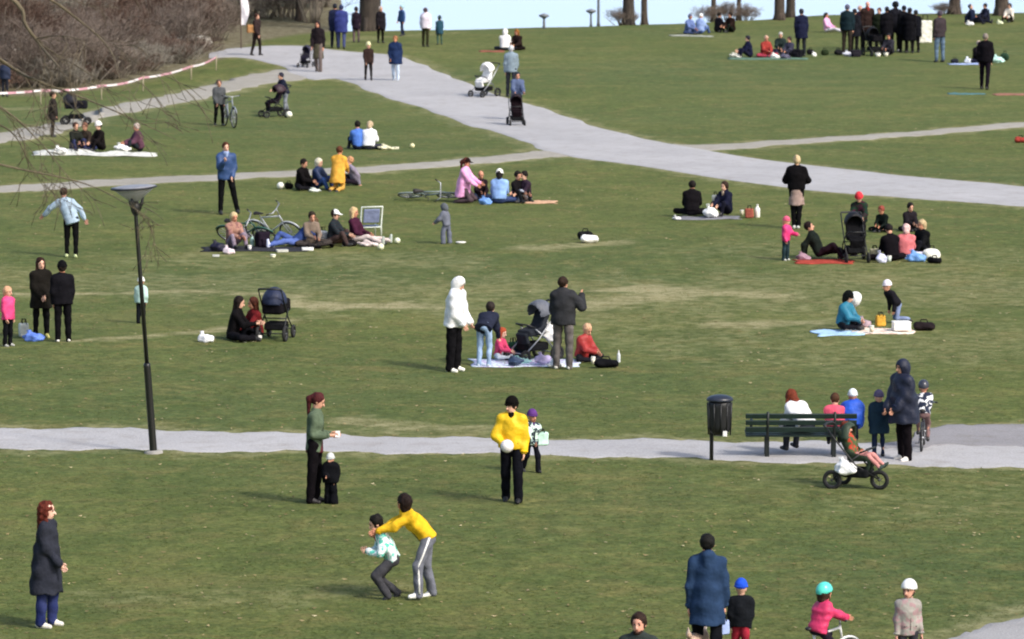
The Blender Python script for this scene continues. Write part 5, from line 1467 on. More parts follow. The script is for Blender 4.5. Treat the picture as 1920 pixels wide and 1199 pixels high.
# ================================================================== LEFT PAIR AND PICNIC
LG = dict(group='people standing at the left of the lawn')
person('dark haired woman in a black coat facing her companion in a cap', (78, 634), top=484, rz=22, coat='#26231f', hem='thigh', bulk=.026, legs='#17161a', shoes='#b7b06a', hair='long', hc='#2c1811', mods=dict(uL=(10, 0, .1), fL=(50, -40, 0), uR=(10, 0, .1), fR=(46, -40, 0)), **LG)
person('person in black with a black beanie and white trainers, back turned', (118, 641), top=492, rz=196, coat='#1b1a20', hem='hip', bulk=.030, legs='#141318', wide=.01, shoes='#efece8', hat='beanie', hatc='#131316', hair='short', hc='#2a211c', **LG)
person('fair haired girl in a hot pink jacket and black trousers', (16, 650), top=538, rz=60, coat='#e2477f', cs='shell', hem='hip', bulk=.022, legs='#17181d', wide=.01, shoes='#a8a8a4', hair='bob', hc='#d0a07e', **LG)
bag('shiny blue bag on the grass at the feet of the woman in black', (62, 640), (.42, .24, .20), '#5e7ed0', 'sack', 10)
bag('pale grey tote standing beside the girl in the pink jacket', (45, 632), (.20, .14, .30), '#cdd3cf', 'tote', 20)
person('child in a mint jacket and white hat behind the lamp post', (265, 607), top=521, rz=170, coat='#b6d4cc', hem='hip', bulk=.022, legs='#20242a', wide=.012, hat='beanie', hatc='#ecebe6', hair='none', shoes='#33312c', **LG)
LP = dict(group='people of the picnic beside the navy pram')
person('woman with very long black hair in black, sitting opposite the pram', (436, 638), h=1.72, rz=82, pose='cross', coat='#161417', hem='waist', legs='#18171d', hair='long', hc='#1a100d', mods=dict(uL=(34, 0, .05), fL=(96, -10, 0), uR=(34, 0, .05), fR=(100, -10, 0)), back=.2, **LP)
person('person in a dark red top sitting close against the navy pram', (483, 636), h=1.62, rz=-62, pose='sit', coat='#7d1f24', hem='waist', legs='#1c1d24', hair='long', hc='#4a2418', **LP)
stroller('pram with a big navy hood parked by the woman in black', (518, 636), 168, '#26304f', '#1f1c22', M_BLACK, 'cot', s=1.02, wr=.15)
bag('white plastic bag lying behind the woman in black', (384, 642), (.30, .22, .20), '#e6e7f2', 'sack', 0)
cup('white cup on the grass before the woman in black', (459, 642), .05, .12)
cup('cream cup beside the white cup near the navy pram', (473, 641), .05, .10, '#dccfb6')
cup('small white tub next to the pram wheel', (486, 639), .055, .09, '#e8e6e0')

# ================================================================== RIGHT PICNIC, TEAL JACKET
RP = dict(group='people of the picnic with the balloon')
blanket('pale blue picnic blanket under the person in teal', (1572, 625), 1.0, 1.0, '#a9cbea', 6)
blanket('cream white picnic blanket spread with food', (1650, 622), 1.35, 1.0, '#ece4d6', 4, 'print', '#d8b9a8')
person('person in a teal jacket and black hat sitting on the pale blue blanket', None, loc=onto(G(1580, 620)), h=1.45, rz=58, pose='cross', coat='#1f84a4', cs='shell', hem='waist', bulk=.035, legs='#191a22', hat='beanie', hatc='#15191a', hair='bob', hc='#15120f', skin='#d9a88f', **RP)
p = G(1600, 618)
b = MB(); b.lathe([(.001, -.175), (.03, -.165), (.085, -.12), (.125, -.04), (.135, .03), (.12, .09), (.07, .135), (.02, .15), (.001, .152)], n=22); o = b.build('balloon', paint('#f4f6f3', .3)); o.location = p + Vector((.05, .2, .62)); tag(o, 'round white balloon floating beside the person in teal', 'balloon')
b = MB(); b.tube([(0, 0, -.175), (.01, .01, -.35), (0, .02, -.62)], .004, 4); b.build('string', cloth('#cfcac0'), o)
person('child in a white beanie and dark jacket kneeling over the cream blanket', None, loc=onto(G(1682, 606)), h=1.20, rz=-68, pose='kneel_lean', coat='#25242b', hem='waist', bulk=.02, legs='#7c8db5', ls='denim', hat='beanie', hatc='#e8e2ee', hair='none', mods=dict(lean=40, uL=(-20, 0, .1), fL=(10, 0, 0), uR=(-24, 0, .1), fR=(8, 0, 0)), **RP)
carton('white box at the end of the cream blanket', None, (.36, .28, .18), '#f2f0ea', 6, loc=onto(G(1690, 623)), name='box')
bag('mustard yellow basket bag on the cream blanket', None, (.20, .16, .24), '#c79a3e', 'tote', 12, loc=onto(G(1651, 616)))
bag('mauve crumpled paper bag on the cream blanket', None, (.26, .2, .2), '#bda3ae', 'sack', 12, loc=onto(G(1620, 617)))
bag('low dark brown rucksack on the grass beside the cream blanket', (1733, 620), (.46, .28, .20), '#2e2629', 'duffel', -6)
cup('small cream cup in front of the person in teal', None, .05, .12, '#ead7c2', loc=onto(G(1634, 627)))

# ================================================================== BICYCLE PICNIC (LEFT MIDDLE)
BP = dict(group='people of the picnic around the bicycles')
person('tall man in a blue jacket and slim black trousers drinking, legs apart', (430, 402), top=268, rz=16, pose='legs_apart', coat='#34558c', cs='shell', hem='hip', bulk=.022, legs='#141518', shoes='#1e1f22', hair='short', hc='#4a2c1c', scarf='#8fa0c4', mods=dict(tL=(2, 5, .22), sL=(-2, 5, .22), tR=(0, 5, .06), sR=(-3, 5, .04), uR=(30, 0, .1), fR=(128, -20, 0)), **BP)
blanket('dark grey blanket under the people by the bicycles', (480, 468), 2.6, 1.0, '#3c3d44', 2)
person('fair haired person in a peach top sitting at the end of the dark blanket', None, loc=onto(G(436, 466)), h=1.60, rz=30, pose='sit', coat='#b98a78', cs='print', c2='#7e5a58', hem='waist', bulk=.015, legs='#9c8b9e', hair='bob', hc='#c9b48c', **BP)
bag('dark navy bag with white handles beside the person in peach', (408, 472), (.40, .26, .26), '#1e1c38', 'sack', 0)
bag('pale pink bag in front of the person in peach', (428, 477), (.26, .2, .20), '#e2d2da', 'sack', 0)
bicycle('green bicycle with pale handlebar standing behind the dark blanket', (470, 458), 66, '#2f5a4e', .31, lying=-48)
bicycle('silver bicycle with its front wheel turned to the blanket', (520, 456), 62, '#b9bdc0', .31, lying=-34, bar=.1)
person('person in blue jeans and blue top lying on one elbow by the silver bicycle', (556, 462), h=1.70, rz=-62, pose='lean_back', coat='#3a5290', hem='waist', legs='#4a64ac', ls='denim', shoes='#cdd4ea', hair='short', hc='#5a4632', mods=dict(lean=-50), **BP)
person('brown haired person in a sand coloured top sitting between jeans and white cap', (582, 461), h=1.62, rz=20, pose='cross', coat='#8d7b6c', hem='waist', legs='#4c4542', hair='short', hc='#2d241a', **BP)
person('person in a white cap and dark vest sitting on the grass', (622, 460), h=1.66, rz=70, pose='sit', coat='#25343a', cs='stripe', c2='#2b2a30', hem='waist', legs='#54423f', hat='cap', hatc='#eef1f0', hair='short', hc='#2a1f1a', **BP)
person('blonde woman in a maroon top with legs stretched out in cream trousers', (668, 457), h=1.68, rz=66, pose='sit_out', loc=None, coat='#4a1f38', hem='waist', legs='#d6c6bf', hair='long', hc='#cdb184', seat=0, shoes='#aeb6ae', **BP)
def chair(label, at, rz):
    p = G(*at); root = empty('camping_chair', p, rz, label, 'chair')
    m = paint('#dfe5dc', .4)
    b = MB(); b.tube([(-.27, .25, 0), (-.27, .22, .30), (-.27, .34, .80), (.27, .34, .80), (.27, .22, .30), (.27, .25, 0)], .020, 7); b.build('back_frame', m, root)
    b = MB(); b.tube([(-.27, -.25, 0), (-.27, -.25, .30), (-.27, .22, .28), (.27, .22, .28), (.27, -.25, .30), (.27, -.25, 0)], .018, 7); b.build('seat_frame', m, root)
    K = SDF(); K.bx((0, .0, .28), (.24, .22, .008), .01); sdf_obj('seat', K, .016, cloth('#6b7894'), root)
    K = SDF(); K.bx((0, .29, .57), (.20, .01, .17), .01, np.array(Matrix.Rotation(-.22, 3, 'X'))); sdf_obj('backrest', K, .016, cloth('#8b97bd'), root)
chair('low white framed chair behind the blonde woman in maroon', (690, 446), 200)
bag('black rucksack lying by the legs of the blonde woman', (655, 462), (.36, .24, .18), '#1d1b1e', 'duffel', 10)
bag('flat dark blanket roll beside the outstretched legs', (705, 460), (.55, .22, .12), '#3b3a40', 'duffel', 0)
ball('small pale ball apart on the grass right of the bicycle picnic', (745, 457), .075, '#eef0d4')
ball('cream ball lying in front of the outstretched legs', (714, 469), .08, '#eef0cf')
carton('white flat box in front of the person in the sand top', (577, 470), (.28, .18, .07), '#f4f4ec', 2)
carton('grey paper box in front of the silver bicycle', (529, 473), (.28, .2, .06), '#c9c8bf', 12)
cup('pale tub lying alone in front of the dark blanket', (512, 484), .065, .07, '#d6d6b8')
cup('white cup on the edge of the dark blanket', (468, 470), .05, .11, '#d8d6d2')
cup('white bottle by the legs of the person in the white cap', (645, 462), .05, .14, '#e6e6e2', kind='bottle')
cup('pale green bottle standing by the green bicycle', (473, 462), .05, .28, '#a9cfc6', kind='bottle')
carton('small white carton left of the cream legs', (405, 482), (.16, .12, .05), '#c9cac6', 0)
person('person in a light blue top and black trousers, arms spread, leaning', (134, 483), h=1.70, rz=176, pose='throw', coat='#a5b9cc', hem='hip', bulk=.008, legs='#141417', shoes='#c4cf9a', hair='short', hc='#33231c', skin='#b98a78', mods=dict(side=20, lean=6), nod=24, **LG)

# ================================================================== PATHSIDE PICNICS
PD = dict(group='people of the picnic with the mustard coat')
person('dark haired person in black sitting beside the white haired one', (562, 356), h=1.64, rz=60, pose='cross', coat='#171416', hem='waist', bulk=.012, legs='#1c1c22', hair='short', hc='#1d1612', **PD)
person('white haired person in a navy jacket sitting with knees drawn up', (593, 355), h=1.62, rz=60, pose='sit', coat='#24365e', cs='shell', hem='waist', bulk=.02, legs='#2a4a86', ls='denim', hair='bob', hc='#d8d2bc', **PD)
person('person in a mustard yellow coat kneeling with back turned', (634, 358), h=1.60, rz=160, pose='kneel', coat='#d9a244', hem='thigh', bulk=.025, legs='#c79b4e', hair='short', hc='#5a3420', mods=dict(lean=12), **PD)
person('person in grey lavender leaning on the ground behind the mustard coat', (668, 348), h=1.60, rz=-70, pose='lean_back', coat='#9c93a8', hem='waist', legs='#2b2430', hair='short', hc='#b98a66', mods=dict(lean=24), **PD)
ball('white ball on the grass left of the person in black', (526, 355), .10, '#f0f0e6')
bag('small black bag between the white ball and the person in black', (542, 355), (.26, .2, .2), '#191818', 'duffel', 0)
bag('pale folded jacket in front of the white haired person', (588, 360), (.28, .18, .10), '#c9cfc6', 'sack', 0)
PE = dict(group='couple picnicking between the two paths')
person('dark haired person in a blue top leaning against a companion in white', (672, 281), h=1.66, rz=200, pose='sit', coat='#4f76c4', hem='waist', legs='#22283c', hair='short', hc='#171210', **PE)
person('person in a white jacket sitting with back turned between the paths', (691, 281), h=1.66, rz=165, pose='cross', coat='#eceefa', hem='waist', bulk=.025, legs='#3a3c48', hair='bob', hc='#bda88a', nod=34, **PE)
bag('cream bag on the grass right of the person in the white jacket', (722, 281), (.36, .22, .16), '#e0dbba', 'sack', 0)
carton('pale flat box further right of the cream bag', (741, 280), (.24, .18, .06), '#e4e0c4', 0)
ball('pale yellow ball alone on the grass by the narrow path', (773, 278), .075, '#e9e2b0')
PF = dict(group='people of the picnic beside the lying bicycle')
blanket('orange sand blanket end beside the two people in dark', (1008, 380), 1.0, .8, '#c7a184', 0)
bicycle('grey bicycle lying flat on the grass behind the pink jacket', (806, 374), 88, '#7d8a8c', .33, lying=-74)
person('person in a pink jacket and dark cap kneeling by the lying bicycle', (869, 381), h=1.70, rz=74, pose='kneel', coat='#e6a3d2', cs='shell', hem='thigh', bulk=.018, legs='#5a4a50', hat='cap', hatc='#2c1a18', hair='ponytail', hc='#5a2c24', mods=dict(lean=8, tL=(40, 8, .05), tR=(36, 8, .05)), **PF)
person('person in a white beanie and pale denim jacket seen from behind', (936, 382), h=1.72, rz=176, pose='cross', coat='#7f9fd0', cs='denim', hem='waist', bulk=.02, legs='#3c4c78', hat='beanie', hatc='#f2efe6', hair='bob', hc='#1d191a', scarf='#1a1c24', **PF)
person('person in black sitting between the denim jacket and the orange blanket', (967, 379), h=1.58, rz=40, pose='sit', coat='#1b181c', hem='waist', legs='#1c2024', hair='short', hc='#1b1511', **PF)
person('dark haired person in a plum jacket with pale trousers at the orange blanket', (988, 379), h=1.58, rz=-50, pose='sit', coat='#3a2c3c', hem='waist', legs='#a3a9b8', hair='short', hc='#1a1310', **PF)
person('dark clad person sitting hidden between the pink and denim jackets', (900, 374), h=1.5, rz=10, pose='cross', coat='#2a1f26', hem='waist', legs='#33405c', hair='none', **PF)
bag('blue bag at the side of the pale denim jacket', (910, 384), (.32, .2, .22), '#6a94d2', 'sack', 0)
person('small child in a grey snowsuit standing alone on the lawn', (836, 457), top=382, rz=-120, coat='#7b8090', hem='hip', bulk=.04, legs='#757b8e', wide=.03, mods=dict(lean=12, uL=(30, 20, .35), fL=(50, 0, .1), uR=(-10, 20, .35), fR=(20, 0, .2), tL=(10, 5, .16), tR=(-8, 5, .16)), shoes='#1c2022', hat='hood', hatc='#6a7078', hair='none', back=.1, group='children on the open lawn')
cup('pale frisbee like lid beside the child in grey', (864, 457), .12, .03, '#d8dcc0', kind='bowl')
bag('white bag with black straps lying alone on a bare streak of lawn', (1106, 456), (.46, .28, .22), '#f0eee8', 'duffel', 8, strap='#1c1c1e')
bag('black bag tucked behind the white bag on the bare streak', (1098, 450), (.42, .2, .24), '#26262a', 'duffel', -14)

# ================================================================== BY THE MAIN PATH, RIGHT
RG = dict(group='people of the picnic below the main path')
blanket('grey blanket under the pair in black and navy', (1325, 410), 1.7, .8, '#8f9097', 3)
person('person in a black coat and dark cap sitting with back turned', None, loc=onto(G(1297, 408)), h=1.72, rz=176, pose='cross', coat='#19161a', hem='waist', bulk=.03, legs='#1b1a1e', hat='cap', hatc='#121214', hair='short', hc='#1a1512', yaw=20, **RG)
person('dark haired person in navy with a beige shawl turned to a companion', None, loc=onto(G(1362, 405)), h=1.62, rz=-40, pose='sit', coat='#1d2038', hem='waist', bulk=.02, legs='#1a1b2a', hair='bob', hc='#33241c', scarf='#b19c86', **RG)
bag('white crumpled bag on the grey blanket between the pair', None, (.36, .26, .30), '#eef0ee', 'sack', 0, loc=onto(G(1332, 410)))
bag('white paper bag standing behind the white crumpled bag', None, (.16, .12, .34), '#ece9dc', 'tote', 0, loc=onto(G(1341, 404), .2))
bag('red and peach bag on the grass right of the grey blanket', (1405, 409), (.22, .16, .26), '#b8604e', 'tote', 0)
cup('tall white bottle standing beside the red bag', (1420, 408), .07, .34, '#f0efe6', kind='bottle')
cup('cream cup left of the red bag', (1391, 404), .05, .12, '#cfc9ac')
bag('small white bag at the left corner of the grey blanket', (1268, 412), (.18, .14, .10), '#dcdcd8', 'sack', 0)
person('blonde woman in a black sweater, pinkish skirt and black tights', (1493, 429), top=293, rz=174, coat='#141215', hem='waist', bulk=.030, legs='#141417', shoes='#c9cac4', hair='bun', hc='#cdb58e', skirt=('#b59a90', .40), mods=dict(tL=(1, 3, -.06), sL=(-2, 3, -.04), tR=(-1, 3, -.06), sR=(-3, 3, -.04), uL=(20, 20, .3), fL=(70, -70, 0), uR=(20, 20, .3), fR=(70, -70, 0)), skin='#d6b08f', group='people standing by the main path')
HG = dict(group='people of the picnic with the red blanket')
blanket('red blanket under the reclining person in dark green', (1545, 492), 1.35, .8, '#c04a3a', 2)
person('toddler in a hot pink snowsuit jacket and pink hat holding something', (1474, 489), top=408, rz=60, coat='#d43a76', cs='shell', hem='hip', bulk=.03, legs='#2a4048', wide=.012, shoes='#c8cac4', hat='beanie', hatc='#d8607e', hair='bob', hc='#d8a080', mods=dict(uL=(40, 0, .1), fL=(80, -10, 0)), **HG)
person('dark haired person in a dark green jacket reclining on the red blanket', None, loc=onto(G(1536, 486)), h=1.68, rz=76, pose='lean_back', coat='#232b26', hem='waist', bulk=.015, legs='#2c1c26', hair='short', hc='#1d0f0e', skin='#d9a58a', mods=dict(lean=-24), **HG)
stroller('black stroller facing the camera beside the red blanket', (1602, 490), 6, '#26262b', '#1a1a1e', M_BLACK, 'seat', s=1.05)
person('person in a red hat and green jacket crouching over the black stroller', (1612, 470), h=1.50, rz=-10, pose='push', coat='#1f3a2c', cs='print', c2='#3a1a2a', hem='hip', bulk=.02, legs='#232227', hat='beanie', hatc='#cc3a44', hair='none', mods=dict(lean=30), nod=24, **HG)
person('dark clad person sitting on the grass behind the black stroller', (1656, 434), h=1.2, rz=-30, pose='cross', coat='#16201c', hem='waist', bulk=.01, legs='#141a18', hair='short', hc='#8a4438', nod=30, **HG)
person('dark haired person in charcoal sitting at the back of the group', (1703, 432), h=1.3, rz=20, pose='cross', coat='#2b272d', hem='waist', bulk=.02, legs='#201f24', hair='short', hc='#1b1516', **HG)
person('person in a black coat sitting with back turned beside the pink sweater', (1672, 490), h=1.66, rz=200, pose='cross', coat='#151117', hem='waist', bulk=.02, legs='#1a141b', hair='short', hc='#171013', nod=40, **HG)
person('white haired person in a salmon pink sweater sitting in the group', (1699, 486), h=1.56, rz=176, pose='cross', coat='#cc7276', hem='waist', bulk=.02, legs='#c3c3da', hair='bob', hc='#e0b9b4', nod=20, **HG)
person('light haired person in a black jacket at the edge of the red blanket group', (1733, 478), h=1.60, rz=-50, pose='sit', coat='#17181b', hem='waist', bulk=.015, legs='#1b1c24', hair='bob', hc='#b9a37e', **HG)
bag('light blue bag on the grass before the salmon pink sweater', (1716, 491), (.44, .26, .26), '#6d9ad6', 'sack', 0)
bag('white rucksack lying above a black shoe beside the light blue bag', (1747, 488), (.44, .26, .30), '#eceadf', 'duffel', 0)
bag('white and violet plastic bag right of the black stroller', (1652, 493), (.26, .2, .26), '#cfd2ee', 'sack', 0)
bag('mauve bag and shawl at the left end of the red blanket', (1505, 488), (.30, .2, .18), '#b08a9c', 'sack', 0)
cup('pale cup next to the violet plastic bag', (1667, 491), .06, .13, '#d2ded4')

# ================================================================== FAR LEFT, BY THE SHRUBS
FL = dict(group='people near the branch path')
blanket('long white blanket under the people by the branch path', (178, 290), 3.7, 1.2, '#c6c8c2', 2, wrinkle=.12)
person('person in dark green sitting at the left of the white blanket', None, loc=onto(G(140, 285)), h=1.62, rz=30, pose='sit', coat='#2c2f2a', hem='waist', legs='#33375a', hair='short', hc='#4a342c', **FL)
person('person in brown sitting in the middle of the white blanket', None, loc=onto(G(163, 284)), h=1.60, rz=-20, pose='cross', coat='#3c332c', hem='waist', legs='#2e3558', hair='short', hc='#6a4a3c', **FL)
person('person in a white hat and black top on the white blanket', None, loc=onto(G(190, 285)), h=1.66, rz=-50, pose='sit', coat='#211c1c', hem='waist', legs='#1b1719', hat='beanie', hatc='#ece6e2', hair='short', hc='#2a201c', **FL)
person('person in plum leaning at the right end of the white blanket', (262, 284), h=1.62, rz=-70, pose='sit', coat='#6b4558', hem='waist', bulk=.03, legs='#2a3038', hair='short', hc='#b9a8a0', **FL)
bag('white bag on the white blanket by the person in plum', None, (.45, .3, .22), '#f2f5fa', 'sack', 0, loc=onto(G(228, 286)))
bag('white cloth heap at the left end of the white blanket', None, (.4, .3, .22), '#f2f2ee', 'sack', 0, loc=onto(G(112, 291)))
person('person in a dark coat standing on the edge of the branch path', (100, 257), top=172, rz=100, coat='#37312e', hem='thigh', bulk=.02, legs='#3a3430', hair='short', hc='#2a201c', **FL)
stroller('dark pram beside the person on the edge of the branch path', (142, 234), 90, '#2a2a34', '#24242c', M_BLACK, 'cot')
a = person('person in a grey jacket and black trousers wheeling a bicycle on the lawn', (411, 236), top=150, rz=20, pose='walk', coat='#5c5f63', hem='hip', bulk=.025, legs='#17171a', hair='short', hc='#5a4a40', **FL)
bicycle('pale bicycle wheeled by the person in the grey jacket', (430, 238), 20, '#8d939c', .33)
person('person in a navy coat bending over the dark stroller on the lawn', (536, 214), top=135, rz=-60, pose='push', coat='#23283e', hem='hip', bulk=.02, legs='#8f95a0', hair='short', hc='#2c2c3a', mods=dict(lean=22), **FL)
stroller('dark maroon stroller on the lawn below the branch path', (515, 220), -66, '#3a2430', '#241c26', M_BLACK, 'seat', s=1.0)
ball('white ball on the lawn behind the dark maroon stroller', (542, 221), .11, '#f2f2e2')
# ---------------- on and above the main path
MP = dict(group='people walking on the main path')
person('woman in a dark top and long olive skirt walking by the dark pushchair', (597, 136), h=2.0, rz=-20, pose='walk', coat='#2c2529', hem='waist', legs='#7a6c66', shoes='#3c3430', hair='long', hc='#2a1f20', skirt=('#5b5744', .50), **MP)
stroller('small dark pushchair beside the woman in the olive skirt', (573, 127), -20, '#33324a', '#2a2838', M_BLACK, 'seat', s=.80)
person('person in a brown jacket and pale yellow hat walking on the main path', (691, 152), top=80, rz=10, pose='walk', coat='#3b2c28', hem='hip', bulk=.01, legs='#221d1c', hat='beanie', hatc='#dcd8ac', hair='none', **MP)
person('person in a wide navy coat and pale jeans on the main path', (742, 152), top=68, rz=-14, pose='walk', coat='#22355e', hem='thigh', bulk=.05, legs='#b3c2d2', ls='denim', shoes='#9aa4b0', hair='short', hc='#9a6a48', skin='#c98f66', **MP)
person('person in a violet blue coat walking with a companion in navy at the thicket', (640, 92), top=10, rz=180, pose='walk', coat='#3a4488', hem='thigh', bulk=.04, legs='#4a5484', hair='short', hc='#2e3658', **MP)
person('person in dark navy side by side with the violet blue coat', (628, 90), top=8, rz=180, pose='walk', coat='#252c4a', hem='thigh', bulk=.02, legs='#22253a', hair='short', hc='#20242e', **MP)
person('person in dark clothes with an orange brown shoulder bag by the thicket', (481, 105), top=26, rz=60, pose='walk', coat='#3a2c2c', hem='hip', bulk=.01, legs='#2a2220', hair='short', hc='#3a241c', **MP)
bag('orange brown bag on the shoulder of the walker by the thicket', None, (.42, .2, .34), '#c08a52', 'tote', 20, loc=G(473, 105) + Vector((0, -.15, .95)), group='bags carried by people')
person('person in black standing before the thick tree trunk', (714, 81), top=13, rz=30, coat='#262228', hem='thigh', bulk=.03, legs='#1c1a14', hair='short', hc='#b9aca4', **MP)
person('person in a dark plum coat standing left of the thick tree trunk', (668, 80), top=14, rz=180, coat='#2c2230', hem='thigh', legs='#7a6668', hair='short', hc='#2a2028', **MP)
person('person in a bright blue jacket beyond the main path', (754, 68), top=10, rz=-60, pose='walk', coat='#3a5c94', hem='hip', bulk=.02, legs='#232c48', hair='short', hc='#9fc0cc', **MP)
person('person in a pale lilac white jacket and dark trousers beyond the main path', (798, 88), top=16, rz=150, coat='#e8dff0', cs='shell', hem='hip', bulk=.05, legs='#3a3a24', hair='short', hc='#4a3a44', **MP)
person('child in a dark teal jacket beside the lilac white jacket', (824, 84), top=30, rz=200, coat='#2c5468', hem='thigh', bulk=.02, legs='#4a6a5c', hair='short', hc='#2c4048', **MP)
person('person in a white hooded top sitting on the lawn above the main path', (946, 95), h=1.70, rz=170, pose='cross', coat='#f2f3f2', hem='waist', bulk=.02, legs='#3a4652', hat='hood', hatc='#f4f4f2', hair='none', group='people sitting above the main path')
person('brown haired person in dark brown sitting beside the white hooded top', (972, 94), h=1.66, rz=-30, pose='cross', coat='#2f2220', hem='waist', bulk=.015, legs='#251d1c', hair='long', hc='#8a5a2a', group='people sitting above the main path')
blanket('rust red blanket left of the white hooded top', (922, 97), 1.0, .9, '#a5624e', 0)
stroller('white pushchair standing at the edge of the main path', (908, 182), -40, '#f1f1f0', '#e4e4e4', M_ALU, 'seat', s=1.12)
person('person in a grey blue jacket walking up the main path', (958, 182), top=86, rz=176, pose='walk', coat='#8fa3b2', hem='hip', bulk=.015, legs='#3c3f4a', hair='short', hc='#c9ccd0', **MP)
person('person in a slate blue jacket bending over a black pushchair frame', (969, 226), top=134, rz=10, pose='push', coat='#5f6f94', hem='hip', bulk=.02, legs='#2a1a22', hair='short', hc='#26303a', mods=dict(lean=16), **MP)
stroller('black and plum pushchair on the main path', (968, 236), 6, '#2a1620', '#1d1218', M_BLACK, 'seat', s=.95)

# ================================================================== FAR RIGHT CREST
FC = dict(group='people sitting on the crest')
person('person in light blue with a white cap sitting on the crest', (1312, 64), h=1.72, rz=150, pose='sit', coat='#8ea4d2', hem='waist', bulk=.02, legs='#4a64a0', ls='denim', hat='cap', hatc='#eef2f6', hair='none', **FC)
person('person in pale grey blue sitting right of the white capped one', (1290, 64), h=1.70, rz=40, pose='cross', coat='#6f86c0', hem='waist', bulk=.02, legs='#34456e', hair='short', hc='#5c5f7c', **FC)
person('person in black sitting beside the light blue pair', (1345, 61), h=1.70, rz=120, pose='sit', coat='#1c1a22', hem='waist', bulk=.025, legs='#201c20', hair='short', hc='#221a16', **FC)
person('person in dark brown with a tan face turned aside on the crest', (1372, 61), h=1.72, rz=-50, pose='sit', coat='#2e201c', hem='waist', bulk=.03, legs='#1e2620', hair='short', hc='#1c1410', **FC)
blanket('pale grey green blanket before the light blue pair', (1296, 68), 1.9, 1.0, '#b0b5a8', 0)
person('person in navy sitting left of the red jacket', (1406, 108), h=1.68, rz=-80, pose='sit', coat='#1d2140', hem='waist', bulk=.015, legs='#20223a', shoes='#e0ded4', hair='short', hc='#262430', **FC)
person('person in a red jacket sitting among the picnickers below the crest', (1434, 107), h=1.66, rz=20, pose='cross', coat='#b03c34', hem='waist', bulk=.025, legs='#c2405a', hair='short', hc='#c9a48e', **FC)
person('grey haired person in dark green sitting right of the red jacket', (1464, 100), h=1.66, rz=-10, pose='cross', coat='#2c3a38', hem='waist', bulk=.02, legs='#3c3c58', hair='short', hc='#b9b6b0', **FC)
person('person in grey violet sitting low behind the grocery bags', (1482, 106), h=1.50, rz=-40, pose='sit', coat='#45455a', hem='waist', bulk=.02, legs='#3a3a4c', hair='short', hc='#3a302c', **FC)
blanket('green blanket under the red jacket and its neighbours', (1440, 111), 3.2, 1.2, '#6a8a74', 0)
bag('white shoe bag at the left of the navy sitter', (1378, 108), (.45, .3, .18), '#e2dfd0', 'sack', 0)
person('lone standing person in navy in front of the brown tree trunk', (1502, 106), top=18, rz=180, coat='#1f2440', hem='thigh', bulk=.025, legs='#2c3036', hair='short', hc='#23232c', group='people standing on the crest')
person('person in pale pink with black hair sitting beyond the navy stander', (1551, 61), h=1.66, rz=60, pose='sit_out', coat='#e2a6cc', hem='waist', bulk=.02, legs='#dcd6dc', hair='bob', hc='#16130f', **FC)
for i, (x, y, lab, c) in enumerate([(1520, 103, 'dark bag on the grass right of the navy stander', '#25242a'), (1547, 104, 'olive bag between the navy stander and the crowd', '#2c3a20'), (1572, 104, 'black bag with a white top at the left of the crowd', '#2a2a2e')]):
    bag(lab, (x, y), (.34, .24, .26), c, 'duffel', 0)
bag('small white bag right of the dark bag by the navy stander', (1526, 106), (.2, .16, .18), '#ecece6', 'sack', 0)
FS = dict(group='dark clad people standing in the crowd on the crest')
person('person in a dark teal jacket at the left end of the standing crowd', (1588, 103), top=10, rz=160, coat='#1c3038', hem='hip', bulk=.03, legs='#3c342c', shoes='#c9c9d4', hair='short', hc='#5a5a70', **FS)
person('person with bare head and red scarf in the standing crowd', (1626, 96), top=4, rz=10, coat='#3a2a26', hem='thigh', bulk=.03, legs='#1b1a20', hair='none', scarf='#a03a34', skin='#e0a392', **FS)
person('person in olive behind the black pram in the standing crowd', (1648, 97), top=16, rz=-20, coat='#2a3220', hem='thigh', bulk=.03, legs='#1c1a1e', hair='short', hc='#5a4038', **FS)
person('person with a big black afro in the standing crowd', (1678, 97), top=6, rz=170, coat='#24242c', hem='thigh', bulk=.03, legs='#1c1c22', shoes='#d0d0cc', hair='afro', hc='#0e1014', **FS)
person('tall person in a black coat right of the big afro', (1694, 99), top=12, rz=200, coat='#17181e', hem='thigh', bulk=.03, legs='#1b1a1c', hair='short', hc='#15131a', **FS)
person('person in a black coat holding a white bag at the right end of the crowd', (1716, 99), top=20, rz=200, coat='#15161f', hem='thigh', bulk=.045, legs='#1c1b1e', hair='short', hc='#2a2c30', **FS)
person('person in wine red and black at the back of the standing crowd', (1612, 92), top=12, rz=30, coat='#2a1a2a', hem='thigh', bulk=.02, legs='#17151c', hair='short', hc='#caa396', **FS)
person('person in dark grey plaid crouching in front of the crowd', (1668, 103), h=1.66, rz=-30, pose='sit', coat='#3c3c48', cs='check', c2='#24242c', hem='waist', bulk=.03, legs='#23222a', hair='short', hc='#1a1a20', **FS)
person('broad person in a charcoal parka left of the bare headed one', (1602, 100), top=18, rz=150, coat='#22232b', hem='thigh', bulk=.035, legs='#19181c', hair='short', hc='#2a2022', **FS)
person('person in black turned away between olive jacket and afro', (1662, 99), top=14, rz=190, coat='#141319', hem='thigh', bulk=.035, legs='#17161a', hair='short', hc='#1b1718', **FS)
person('person in a long black coat beside the one with the white bag', (1705, 100), top=16, rz=170, coat='#121218', hem='knee', bulk=.035, legs='#1a191c', hair='short', hc='#1d1a1e', **FS)
stroller('black pram in front of the standing crowd', (1638, 105), 20, '#1c1b20', '#19181d', M_BLACK, 'cot', s=1.1)
bag('tall white bag held at the right end of the standing crowd', None, (.55, .3, .95), '#f4f2e2', 'tote', 0, loc=G(1734, 99) + Vector((0, 0, .42)), group='bags carried by people')
cup('white tub on the grass before the standing crowd', (1646, 107), .12, .14, '#eceadf')
